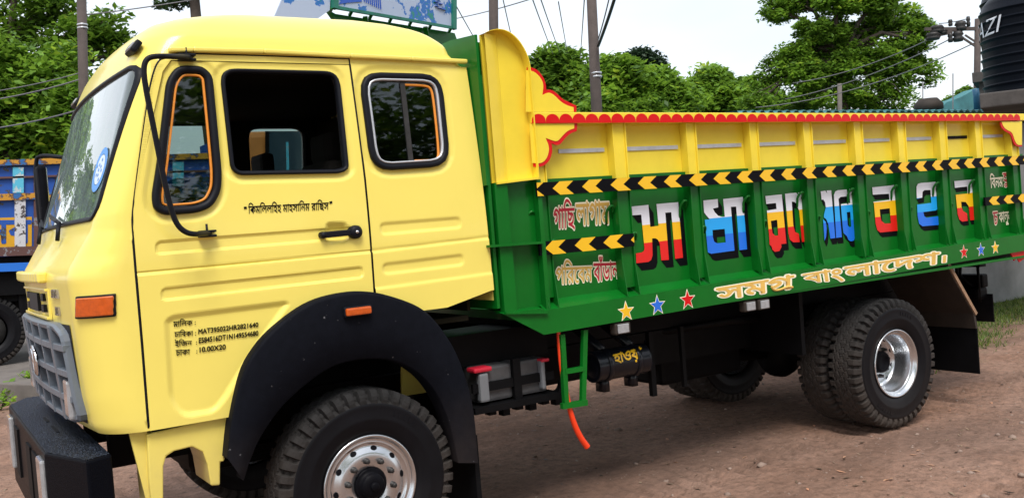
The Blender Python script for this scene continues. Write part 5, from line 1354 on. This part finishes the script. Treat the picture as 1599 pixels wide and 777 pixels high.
def weed(px, label, hgt, spread, n, z0):
    p = G(*px, z0); rt = thing('weed_plant', tuple(p), label, 'plant', 'weeds by the concrete apron'); sm_ = MB(); P = []
    for k in range(n):
        a = rng.uniform(0, 6.28); r_ = spread * rng.uniform(.3, 1); tip = p + np.array([r_ * math.cos(a), r_ * math.sin(a), hgt * rng.uniform(.5, 1)])
        mid = (p + tip) / 2 + np.array([0, 0, .06]); sm_.tube([p, mid, tip], [.006, .005, .003], 5)
        for s in np.linspace(.35, 1, 7): P.append(p * (1 - s) + tip * s + np.array([0, 0, .05 * math.sin(s * 3)]) + rng.normal(size=3) * .035)
    sm_.build('stem', M['bark'], rt, world=tuple(p)); P = np.array(P)
    leaf_object('leaves', P, .055, rng.uniform(.3, 1, len(P)), LM_bright, rt, tuple(p), asp=.6)
weed((20, 628), 'small weed growing by the apron edge, left of the bumper', .26, .16, 10, 0)
weed((62, 618), 'tallest leafy weed growing against the apron edge behind the bumper', .42, .28, 22, 0)
weed((76, 622), 'dense low weed between the bumper and the grille', .30, .26, 18, 0)
weed((1, 640), 'lowest weed at the left edge, on the dirt before the apron', .16, .16, 9, 0)

# concrete apron behind the cab front
ap = MB(); a0, a1 = G(-160, 594, .28), G(75, 600, .28); dirv = (a1 - a0) / np.linalg.norm(a1 - a0); a1 = a0 + dirv * 4.6; a0 = a0 - dirv * 9
bk = np.array([-dirv[1], dirv[0], 0]); bk = bk if bk[1] > 0 else -bk
ap.prism([a0 - [0, 0, .29], a0, a0 + bk * 14, a0 + bk * 14 - [0, 0, .29]], a1 - a0 + dirv * 1.0)
M['concrete'] = mat('concrete', (.17, .15, .135), .9, var=.4, vscale=2.2, bump=.3, bscale=30)
tag(ap.build('concrete_apron', M['concrete'], None, bevel=.02), kind='structure')

# ---------------------------------------------------------------- poles and wires
M['pole'] = mat('pole_concrete', (.085, .066, .06), .85, var=.35, vscale=5, bump=.3, bscale=20)
def pole(label, u0, v0, u1, v1, depth, w0, w1, mt=None, name='utility_pole', rings=()):
    a, b_ = D(u0, v0, depth), D(u1, v1, depth); s = (a[2] + .0) / (a[2] - b_[2]); base = a + (b_ - a) * s
    rt = thing(name, tuple(base), label, 'pole', 'utility poles'); m = MB()
    kx = depth / FOC / 2
    m.tube([base, b_, a], [w1 * kx * 1.12, w1 * kx, w0 * kx], 12); m.build('shaft', mt or M['pole'], rt, world=tuple(base))
    for (u, v) in rings:
        c = D(u, v, depth); rr = MB(); rr.lathe([(w1 * kx * 1.02, -.012), (w1 * kx * 1.08, 0), (w1 * kx * 1.02, .012)], tuple(c), 'Z', 16); rr.lathe([(w1 * kx * 1.02, .038), (w1 * kx * 1.08, .05), (w1 * kx * 1.02, .062)], tuple(c), 'Z', 16); rr.build('wire_band', M['silver'], rt, world=tuple(base))
    return rt
pole('dark brown pole at the left, in front of the dense trees', 126, -60, 133, 250, 15, 14, 15, rings=[(129, 44)])
pole('brown pole standing behind the top of the yellow wing plate', 770, -60, 771, 60, 14, 15, 15)
pole('tallest brown pole behind the body, carrying a black cable', 921, -60, 932, 178, 13.5, 15, 17.5, rings=[(931, 120)])
pole('thin grey pole in front of the spreading tree', 1311, 131, 1311.5, 178, 25, 7, 7, M['concrete'])
tp = pole('dark pole with crossarms and clustered insulators left of the water tank', 1527, 30, 1525, 178, 21, 9.5, 10.5)
xa = MB(); dp = 21
def dbar(a, b_, w_): xa.bar(D(*a, dp), D(*b_, dp), w_)
dbar((1444, 46), (1541, 45), .07); dbar((1460, 50), (1538, 43), .06); dbar((1504, 60), (1524, 73), .04); dbar((1507, 55), (1524, 66), .035); dbar((1540, 56), (1528, 72), .035); dbar((1449, 58), (1486, 50), .08)
xa.build('crossarm', M['pole'], tp, world=tuple(WORLD[tp.name]))
for (u, v, r_, h) in ((1484, 36, .05, .14), (1512, 34, .045, .22), (1500, 41, .13, .2), (1496, 57, .12, .22), (1484, 59, .06, .2), (1463, 46, .15, .16), (1457, 57, .16, .16), (1536, 62, .09, .2), (1536, 12, .06, .12), (1472, 50, .1, .1)):
    c = D(u, v, dp); insu = MB(); insu.lathe([(.01, -h / 2), (r_ * .8, -h / 2), (r_, -h / 6), (r_ * .7, 0), (r_, h / 6), (r_ * .75, h / 2), (.01, h / 2)], tuple(c), 'Z', 10); insu.build('insulator', M['steel'], tp, world=tuple(WORLD[tp.name]))
M['blue_paint'] = mat('blue_post_paint', (.03, .15, .28), .5, var=.2)
M['wire'] = mat('wire_grey', (.16, .16, .17), .5); M['wireblk'] = mat('cable_black', (.012, .012, .012), .5)
def wire(label, a, da, b_, db, r_=.011, sag=.3, mt=None, name='power_line'):
    p, q = D(*a, da), D(*b_, db); ext = [p + (q - p) * s - np.array([0, 0, sag * 4 * s * (1 - s)]) for s in np.linspace(-.0, 1.0, 16)]
    m = MB(); m.tube([e - p for e in ext], r_, 5); m.v = [tuple(np.array(v) + p) for v in m.v]
    tag(m.build(name, mt or M['wire'], None, world=tuple(p), normals=False), label, 'wire', 'overhead wires')
wire('upper grey wire crossing the dark trees at the left', (-120, 165), 17, (128, 123), 15, .012, .1)
wire('lower grey wire crossing the dark trees behind the mirror', (-120, 208), 17, (128, 170), 15, .012, .1)
wire('faint top wire over the trees at the left, just above the upper one', (-120, 150), 18, (128, 113), 15, .009, .1)
wire('wire running from the top of the left trees to the sky above the cab', (130, 24), 15, (450, -30), 17, .010, .05)
wire('steep wire between the blue sign and the wing plate', (708, 2), 15, (760, 92), 26, .010, .02)
wire('slanting wire from the sign up past the pole behind the wing plate', (690, 33), 22, (880, -18), 14, .010, .05)
wire('steep wire right beside the pole behind the wing plate', (783, -12), 15, (803, 76), 26, .010, .02)
wire('leftmost of the four fine wires over the round dark tree', (829, -8), 15, (864, 86), 33, .011, .02)
wire('second of the four fine wires over the round dark tree', (842, -8), 15, (874, 82), 33, .011, .02)
wire('third of the four fine wires over the round dark tree, hooked at its top', (872, 3), 18, (886, 82), 33, .011, .02)
wire('rightmost of the four fine wires over the round dark tree', (913, -8), 15, (906, 90), 33, .011, .02)
wire('thick black cable slanting down onto the tallest pole', (964, -16), 11.5, (934, 72), 13.4, .022, .02, M['wireblk'], 'power_cable')
wire('thin wire beside the thick black cable', (953, -10), 12, (934, 62), 13.4, .009, .02)
wire('highest wire sloping across the spreading tree to the crossarm pole', (1238, 130), 24, (1464, 55), 21, .012, .15)
wire('middle wire sloping across the spreading tree to the crossarm pole', (1226, 155), 24, (1486, 60), 21, .012, .15)
wire('lowest wire sloping across the spreading tree to the crossarm pole', (1180, 168), 24, (1524, 66), 21, .012, .25)
wire('short wire from the crossarm pole up to the left of the insulators', (1466, 37), 21.5, (1512, 29), 21, .010, .02)
for (u, v0, v1, lb) in ((1441, 128, 178, 'thin iron rod sticking up over the shed roof, leftmost'), (1488, 115, 178, 'thin iron rod sticking up over the teal roof, nearer the crossarm pole')):
    p = D(u, v1, 17); q = D(u, v0, 17); m = MB(); m.tube([(p[0], p[1], 2.9), p, q], .011, 6); tag(m.build('iron_rod', M['wire'], None, world=(p[0], p[1], 2.9)), lb, 'rod', 'iron rods over the shed roof')
# ============================================================ shed, tank tower
M['wall'] = mat('plaster_wall', (.27, .28, .28), .9, var=.3, vscale=1.5, c2=(.15, .16, .155))
M['teal'] = mat('teal_roof_paint', (.045, .22, .24), .55, var=.5, vscale=3)
W0 = G(1560, 472); yw = W0[1]
sx0, sx1, sy1 = 2.6, 16.0, yw + 5.0
shed = thing('shed', ((sx0 + sx1) / 2, yw + 2.5, 0), 'low plastered shed with a rusty-edged teal corrugated roof behind the tail of the truck', 'shed')
m = MB(); m.box(((sx0 + sx1) / 2, yw + .1, 1.45), (sx1 - sx0, .2, 2.9)); m.box((sx0 + .1, (yw + sy1) / 2 + .1, 1.45), (.2, sy1 - yw - .2, 2.9)); m.box((sx1 - .1, (yw + sy1) / 2 + .1, 1.45), (.2, sy1 - yw - .2, 2.9)); m.build('wall', M['wall'], shed, world=tuple(WORLD[shed.name]))
def corrugated(x0, x1, ya, yb, za, zb, pitch=.16, amp=.022):
    xs = np.arange(x0, x1, pitch / 6); P = np.array([[(x, y, za + (zb - za) * s + amp * math.sin(2 * math.pi * x / pitch)) for x in xs] for y, s in ((ya, 0), ((ya + yb) / 2, .5), (yb, 1))]); m = MB(); m.smooth = True; m.grid(P); P2 = P - [0, 0, .008]; m.grid(P2); m.smooth = False
    m.bridge([[Vector(p) for p in P[0]], [Vector(p) for p in P2[0]]]); return m
ze = S(1450, 173, yw - .3)[2]
r1 = corrugated(sx0 - .3, sx1 + .3, yw - .3, sy1, ze, ze + .22).build('roof', M['teal'], shed, world=tuple(WORLD[shed.name]), normals=False)
# a second, steeper roof slope and a bundle of netting on it
m = MB(); pts = [S(u, v, yw + 2.0) for u, v in ((1466, 172), (1478, 160), (1500, 152), (1522, 140), (1545, 134), (1545, 172))]
m.prism(pts, (0, .25, 0)); m.build('roof_gable', M['teal'], shed, world=tuple(WORLD[shed.name]))
m = MB(); p = S(1525, 150, yw - .1); q = S(1523, 139, yw - .1); q2 = S(1526, 172, yw - .1); m.tube([q2, p, q], .05, 10); m.build('roof_post', M['blue_paint'], shed, world=tuple(WORLD[shed.name]))
m = MB(); p = S(1450, 169, yw + .3); m.lathe([(.001, .16), (.14, .15), (.22, .06), (.22, -.02), (.1, -.1)], tuple(p), 'Z', 14); m.build('clay_pot', M['plywood'], shed, world=tuple(WORLD[shed.name]))
# tower with the tanks
dT = 13.0; slabc = D(1592, 150, dT); zs = slabc[2]
tw = thing('tank_tower', (slabc[0] + .4, slabc[1] + .3, 0), 'dark concrete tower slab on pillars carrying the black water tanks', 'tower')
TW = tuple(WORLD[tw.name]); e2 = np.array([slabc[0] - CAM[0] + .45, slabc[1] - CAM[1], 0]); e2 /= np.linalg.norm(e2); e1 = np.array([e2[1], -e2[0], 0])
M['oldcon'] = mat('stained_concrete', (.10, .09, .085), .9, var=.55, vscale=3, bump=.4, bscale=16)
m = MB(); c0 = D(1530, 158, dT); 
rotz = Matrix(((e1[0], e2[0], 0), (e1[1], e2[1], 0), (0, 0, 1))).to_3x3()
m.box(Vector(c0 + e1 * 1.45 + e2 * .95), (2.9, 1.9, .2), rotz, .02); sl_o = m.build('slab', M['oldcon'], tw, world=TW)
for a, b_ in ((.78, .35), (2.4, .35), (1.6, 1.8), (3.0, 1.8)):
    p = c0 + e1 * a + e2 * b_; m = MB(); m.box((p[0], p[1], (c0[2] - .1) / 2), (.26, .26, c0[2] - .1), rotz, .01); m.build('pillar', M['oldcon'], tw, world=TW)
M['tankplastic'] = mat('tank_plastic_black', (.004, .006, .011), .4, spec=.10, var=.2, vscale=6)
def tank(center, rad, hgt, label):
    c = np.array(center); rt = thing('water_tank', tuple(c), label, 'water tank', 'water tanks on the tower'); prof = [(.001, 0), (rad * .96, 0), (rad * .98, .03)]
    z = .06; nr_ = 9; st = (hgt * .80 - .06) / nr_
    for k in range(nr_): prof += [(rad * .965, z + .01), (rad * .975, z + st * .55), (rad * .98, z + st * .78), (rad, z + st * .86), (rad, z + st * .95), (rad * .965, z + st)]; z += st
    prof += [(rad * .93, hgt * .86), (rad * .80, hgt * .93), (rad * .5, hgt * .99), (rad * .32, hgt), (rad * .32, hgt + .05), (.001, hgt + .06)]
    m = MB(); m.lathe(prof, tuple(c), 'Z', 64); o = m.build('tank_shell', M['tankplastic'], rt, world=tuple(c)); m2 = MB(); m2.lathe([(rad * .28, hgt + .04), (rad * .28, hgt + .10), (.001, hgt + .11)], tuple(c), 'Z', 24); m2.build('tank_lid', M['tankplastic'], rt, world=tuple(c))
    return rt, prof
k = dT / FOC; radT = 80 * k; radT = .70; tc_ = D(1619, 141, 13.85); tc_[2] = c0[2] + .10
tk, tprof = tank(tc_, radT, 1.55, 'black ribbed plastic water tank with white lettering, the nearer one on the slab')
t2 = D(1606, 141, 16.2); t2[2] = tc_[2]
M['tankw'] = M['white']
# lettering wrapped on the tank: white slanted capitals
v_, f_ = text_mesh('GAZI', .012, .28); lo_, hi_ = v_.min(0), v_.max(0)
_vd = (tc_ - CAM)[:2]; _d = np.linalg.norm(_vd); a_left = math.atan2(-_vd[1], -_vd[0]) - math.acos(radT / _d)      # left-hand silhouette
def tank_pt(s, tt):
    ang = a_left + s; d_ = np.array([math.cos(ang), math.sin(ang), 0]); z0 = .86; return tc_ + d_ * (radT * 1.004) + np.array([0, 0, z0 + tt * .23 + .05 * s])
pts = []
for x, y in v_:
    s = (x - lo_[0]) / (hi_[0] - lo_[0]); tt = (y - lo_[1]) / (hi_[1] - lo_[1]); pts.append(tank_pt(-.22 + s * 1.18, tt))
m = MB(); m.add(pts, f_); m.build('lettering', M['tankw'], tk, world=tuple(tc_), normals=False)
tw2 = thing('tank_tower', tuple((t2 + e1 * .3)[:2]) + (0,), 'second taller tank stand hidden behind the nearer tower', 'tower'); T2 = tuple(WORLD[tw2.name])
m = MB(); m.box(Vector((t2[0], t2[1], t2[2] + .55)), (1.6, 1.6, .16), rotz); m.build('slab', M['oldcon'], tw2, world=T2)
for a, b_ in ((-.6, -.6), (.6, -.6), (-.6, .6), (.6, .6)):
    p = t2 + e1 * a + e2 * b_; m = MB(); m.box((p[0], p[1], (t2[2] + .47) / 2), (.22, .22, t2[2] + .47), rotz); m.build('pillar', M['oldcon'], tw2, world=T2)
tank((t2[0], t2[1], t2[2] + .63), radT * .95, 1.5, 'black water tank half hidden behind the lettered one')
# ============================================================ blue truck with orange cab, behind at the left
M['bt_blue'] = peel('flaking_blue', (.010, .075, .36), (.05, .045, .05), .40, 5, .5, (.03, .18, .42))
M['bt_cyan'] = peel('flaking_cyan', (.09, .44, .62), (.45, .52, .55), .44, 9, .5)
M['bt_rail'] = peel('flaking_rail', (.50, .24, .02), (.10, .05, .035), .50, 6, .6, (.02, .12, .34))
M['bt_rust'] = peel('rusty_rail', (.10, .045, .04), (.19, .19, .21), .42, 8, .7)
M['bt_white'] = peel('flaking_white', (.52, .53, .56), (.06, .05, .05), .45, 12, .6)
M['bt_yel'] = peel('faded_yellow', (.60, .32, .012), (.25, .12, .03), .38, 5, .5)
M['bt_or'] = mat('cab_orange', (.62, .22, .05), .5, var=.15)
yb = D(0, 330, 15)[1]; SB = lambda u, v: S(u, v, yb); rail = lambda u: -.034 * u
bt = thing('tipper_truck', (-3.5, yb + 1.2, .28), 'old tipper truck with flaking blue body and orange cab, parked behind at the left', 'truck'); BT = tuple(WORLD[bt.name])
def bpoly(name, pts, mt, th=.03, off=0.0, par=None):
    m = MB(); m.prism([SB(u, v) + np.array([0, off, 0]) for u, v in pts], (0, th, 0)); return m.build(name, mt, par or bt, world=BT if par is None else (WORLD[par.name]))
UL, UR = -150, 376
xl, xr = SB(UL, 300)[0], SB(UR, 300)[0]; zt_ = SB(0, 252)[2]; zb__ = SB(0, 398)[2]
m = MB(); m.box(((xl + xr) / 2, yb + 2.3, (zt_ + zb__) / 2), (xr - xl, .05, zt_ - zb__)); m.box((xl, yb + 1.2, (zt_ + zb__) / 2), (.05, 2.3, zt_ - zb__)); m.box((xr, yb + 1.2, (zt_ + zb__) / 2 + .2), (.05, 2.3, zt_ - zb__ + .4)); m.box(((xl + xr) / 2, yb + 1.2, zb__), (xr - xl, 2.3, .06)); m.build('tipper_body', M['bt_blue'], bt, world=BT)
bpoly('side_panel', [(UL, 258 - .034 * UL), (UR, 258 - .034 * UR), (UR, 396 - .034 * UR), (UL, 396 - .034 * UL)], M['bt_blue'], .03, .05)
bpoly('side_rail', [(UL, 250 + 5), (UR, 250 - .034 * UR), (UR, 259 - .034 * UR), (UL, 264)], M['bt_rail'], .10, -.03)
bpoly('side_rail', [(UL, 303 + 5), (UR, 303 - .034 * UR), (UR, 313 - .034 * UR), (UL, 318)], M['bt_rail'], .08, -.02)
bpoly('side_rail', [(UL, 276 + 5), (UR, 276 - .034 * UR), (UR, 279 - .034 * UR), (UL, 284)], M['bt_rust'], .06, .0)
bpoly('bottom_rail', [(UL, 386 + 5), (UR, 386 - .034 * UR), (UR, 400 - .034 * UR), (UL, 405)], M['bt_rust'], .1, -.02)
bpoly('black_backing', [(UL, 400 + 5), (UR, 400 - .034 * UR), (UR, 440), (UL, 470)], M['under'], .05, .10)  # black sheet added behind the stripe to darken the gap under the body
bpoly('stripe', [(UL, 411 + 5), (UR, 411 - .034 * UR), (UR, 424 - .034 * UR), (UL, 429)], mat('bt_stripe', (.02, .16, .62), .4), .06, -.01)
for u, mt, a, b_ in ((-95, 'bt_white', 314, 386), (32, 'bt_white', 312, 386), (29, 'bt_cyan', 262, 302), (279, 'bt_cyan', 262, 300), (285, 'bt_white', 312, 386), (160, 'bt_white', 312, 386), (155, 'bt_cyan', 262, 302), (62, 'bt_rust', 259, 386), (372, 'bt_rust', 230, 386)):
    bpoly('stake', [(u - 9, a - .034 * u), (u + 8, a - .034 * u), (u + 8, b_ - .034 * u), (u - 9, b_ - .034 * u)], M[mt], .06, .0)
yp_ = bpoly('painted_panel', [(UL, 340 + 5), (50, 338), (50, 384), (UL, 391)], M['bt_yel'], .02, .035)
text_on('পনব', [(-60, 342), (48, 341), (48, 378), (-60, 380)], lambda u, v, h: SB(u, v) + np.array([0, .035 - h, 0]), M['bt_blue'], yp_, h=.006, weight=.03)
WORLD.setdefault(yp_.name, Vector(BT))
m = MB(); xr2 = SB(520, 300)[0]
for y in (yb + .8, yb + 1.6): m.box(((xl + xr2) / 2, y, 1.32), (xr2 - xl, .1, .3))
m.box((SB(90, 470)[0], yb + .5, 1.15), (1.1, .7, .6), bev=.05); m.box(((xl + xr) / 2, yb + 1.2, 1.42), (xr - xl, 2.0, .3)); m.build('chassis', M['under'], bt, world=BT)
for u in (-18, 420):
    for yy in (yb + .3, yb + 2.1):
        c = SB(u, 530); m = MB(); m.lathe([(.25, .1), (.25, -.1), (.05, -.06)], n=24); o = m.build('wheel', M['steel'], bt); o.location = Vector((c[0], yy, .28 + .56)) - WORLD[bt.name]; o.scale = (1.07, 1.07, 1.07)
        for nm, me_ in (('tyre', tyme), ('sidewall', side_me)): t_ = bpy.data.objects.new(nm, me_); WORLD[o.name] = Vector((0, 0, 0)); link(t_, o)
xc0, xc1 = SB(378, 300)[0], SB(525, 300)[0]
m = MB(); m.box(((xc0 + xc1) / 2, yb + 1.2, 2.6), (xc1 - xc0, 2.3, 2.6), bev=.12); oc = m.build('cab', M['bt_or'], bt, world=BT)
gw = bpoly('cab_window', [(418, 205), (470, 205), (476, 268), (482, 300), (418, 300)], mat('bt_glass', (.03, .055, .08), .1, coat=1.0), .02, -.012)
bpoly('window_frame', [(414, 205), (420, 205), (420, 310), (414, 310)], M['under'], .02, -.015); bpoly('window_frame', [(446, 222), (450, 222), (452, 300), (448, 300)], M['bt_cyan'], .02, -.018)

# ============================================================ green truck carrying the blue and white sign
P1 = D(520, 12, 9.3); ee1 = np.array([.944, .33, 0]); ee2 = np.array([-.33, .944, 0])
def LP(s, d, z): return P1 + ee1 * s + ee2 * d + np.array([0, 0, z])
wS = 1.86
mid_ = P1 + ee1 * wS / 2; eb = np.array([mid_[0] - CAM[0] + .5, mid_[1] - CAM[1], 0]); eb /= np.linalg.norm(eb); ea = np.array([eb[1], -eb[0], 0]); Rb = Matrix(((ea[0], eb[0], 0), (ea[1], eb[1], 0), (0, 0, 1)))
def LB(d, z): return Vector((mid_[0] + eb[0] * d, mid_[1] + eb[1] * d, z))
gt_ = thing('green_truck', tuple(LP(wS / 2, 2.4, 0)[:2]) + (0,), 'green truck parked beyond the cab, carrying a peeling blue and white sign over its visor', 'truck'); GT = tuple(WORLD[gt_.name])
Rg = Matrix(((ee1[0], ee2[0], 0), (ee1[1], ee2[1], 0), (0, 0, 1))).to_3x3()
M['sign'] = peel('peeling_sign', (.36, .43, .58), (.02, .13, .42), .43, 4.0, .5, (.02, .20, .18)); M['sign_b'] = mat('sign_blue', (.02, .09, .46), .5)
M['gsign'] = mat('sign_frame_teal', (.01, .17, .12), .5, var=.4)
def pj(u, v, off=0.0):                       # photo point to the plane of the sign board
    d = ray(u, v); n = ee2; t_ = ((P1 + ee2 * off - CAM) @ n) / (d @ n); return CAM + d * t_
m = MB(); m.prism([pj(520, 12), pj(708, 44), pj(708, 3), pj(700, -4), pj(522, -40)], ee2 * .05); sg = m.build('sign_board', M['sign'], gt_, world=GT)
m = MB(); m.bar(pj(522, 14, -.005), pj(522, -40, -.005), .06, .06); m.bar(pj(708, 46, -.005), pj(708, 0, -.005), .05, .06); m.bar(pj(520, 11, -.01), pj(709, 44, -.01), .02, .03); m.build('sign_frame', M['gsign'], sg, world=GT)
m = MB(); q = [pj(529, 7, -.004)] + [pj(u, v, -.004) for u, v in ((537, -6), (545, -12), (556, -14), (563, -8), (565, 3), (552, 4), (540, 5))]; m.prism(q, ee2 * -.003); m.build('sign_marking', M['sign_b'], sg, world=GT)
for k in range(9): m = MB(); m.bar(pj(567 + 3.2 * k, -12, -.006), pj(569 + 3.2 * k, 3 + 1.5 * k, -.006), .014, .004); m.build('sign_marking', M['sign_b'], sg, world=GT)
for (u, v) in ((681, 3), (688, 6), (684, -2), (682, 10), (687, 13), (693, 15)): m = MB(); m.bar(pj(u - 3, v, -.006), pj(u + 3, v + 1, -.006), .03, .004); m.build('sign_marking', M['sign_b'], sg, world=GT)
wy = P1[1]
m = MB(); m.prism([S(u, v, wy) for u, v in ((515, 16), (491, 33), (440, 60), (425, 60), (428, 28), (446, -14), (517, -30))], (0, .03, 0)); m.build('sign_wing', M['sign'], gt_, world=GT)
m = MB(); m.prism([pj(u, v, .12) for u, v in ((513, 16), (524, 22), (700, 50), (710, 52), (713, 60), (715, 90), (500, 90), (530, 40))], ee2 * .05)
m.build('visor', M['green'], gt_, world=GT)
for u, v in ((570, 26), (664, 42)): m = MB(); m.bar(pj(u, v, .06), pj(u + 4, v + 22, .10), .045, .03); m.build('visor_rib', M['green'], gt_, world=GT)
for k in range(7):
    u = 518 + k * 31; v = 13 + k * 5.2; m = MB(); m.bar(pj(u, v, .0), pj(u - 3, v + 6, .10), .03, .02); m.build('sign_bracket', M['green'], gt_, world=GT)
ztop = pj(620, 70)[2]
m = MB(); m.box(LB(1.0, (ztop + .9) / 2), (1.28, 1.5, ztop - .9), Rb, .08); gcab = m.build('cab', M['green'], gt_, world=GT)
m = MB(); m.box(LB(.24, 2.35), (1.0, .04, .75), Rb, .02); m.build('windscreen', bpy.data.materials['bt_glass'], gt_, world=GT)
m = MB(); m.box(LB(4.4, 1.9), (1.45, 4.2, 1.3), Rb, .03); m.build('tipper_body', M['green'], gt_, world=GT)
m = MB(); m.box(LB(3.3, .95), (.8, 6.0, .3), Rb); m.build('chassis', M['under'], gt_, world=GT)
for s in (.2, wS - .2):
    for d in (1.1, 5.0):
        p = np.array(LB(d + .4, 0)) + ea * (.5 if s > 1 else -.5); m = MB(); m.lathe([(.25, .1), (.25, -.1), (.05, -.06)], n=24); o = m.build('wheel', M['steel'], gt_); o.location = Vector((p[0], p[1], .53)) - WORLD[gt_.name]; o.rotation_euler = (0, 0, math.atan2(ee1[1], ee1[0]) + math.pi / 2)
        for nm, me_ in (('tyre', tyme), ('sidewall', side_me)): t_ = bpy.data.objects.new(nm, me_); WORLD[o.name] = Vector((0, 0, 0)); link(t_, o)
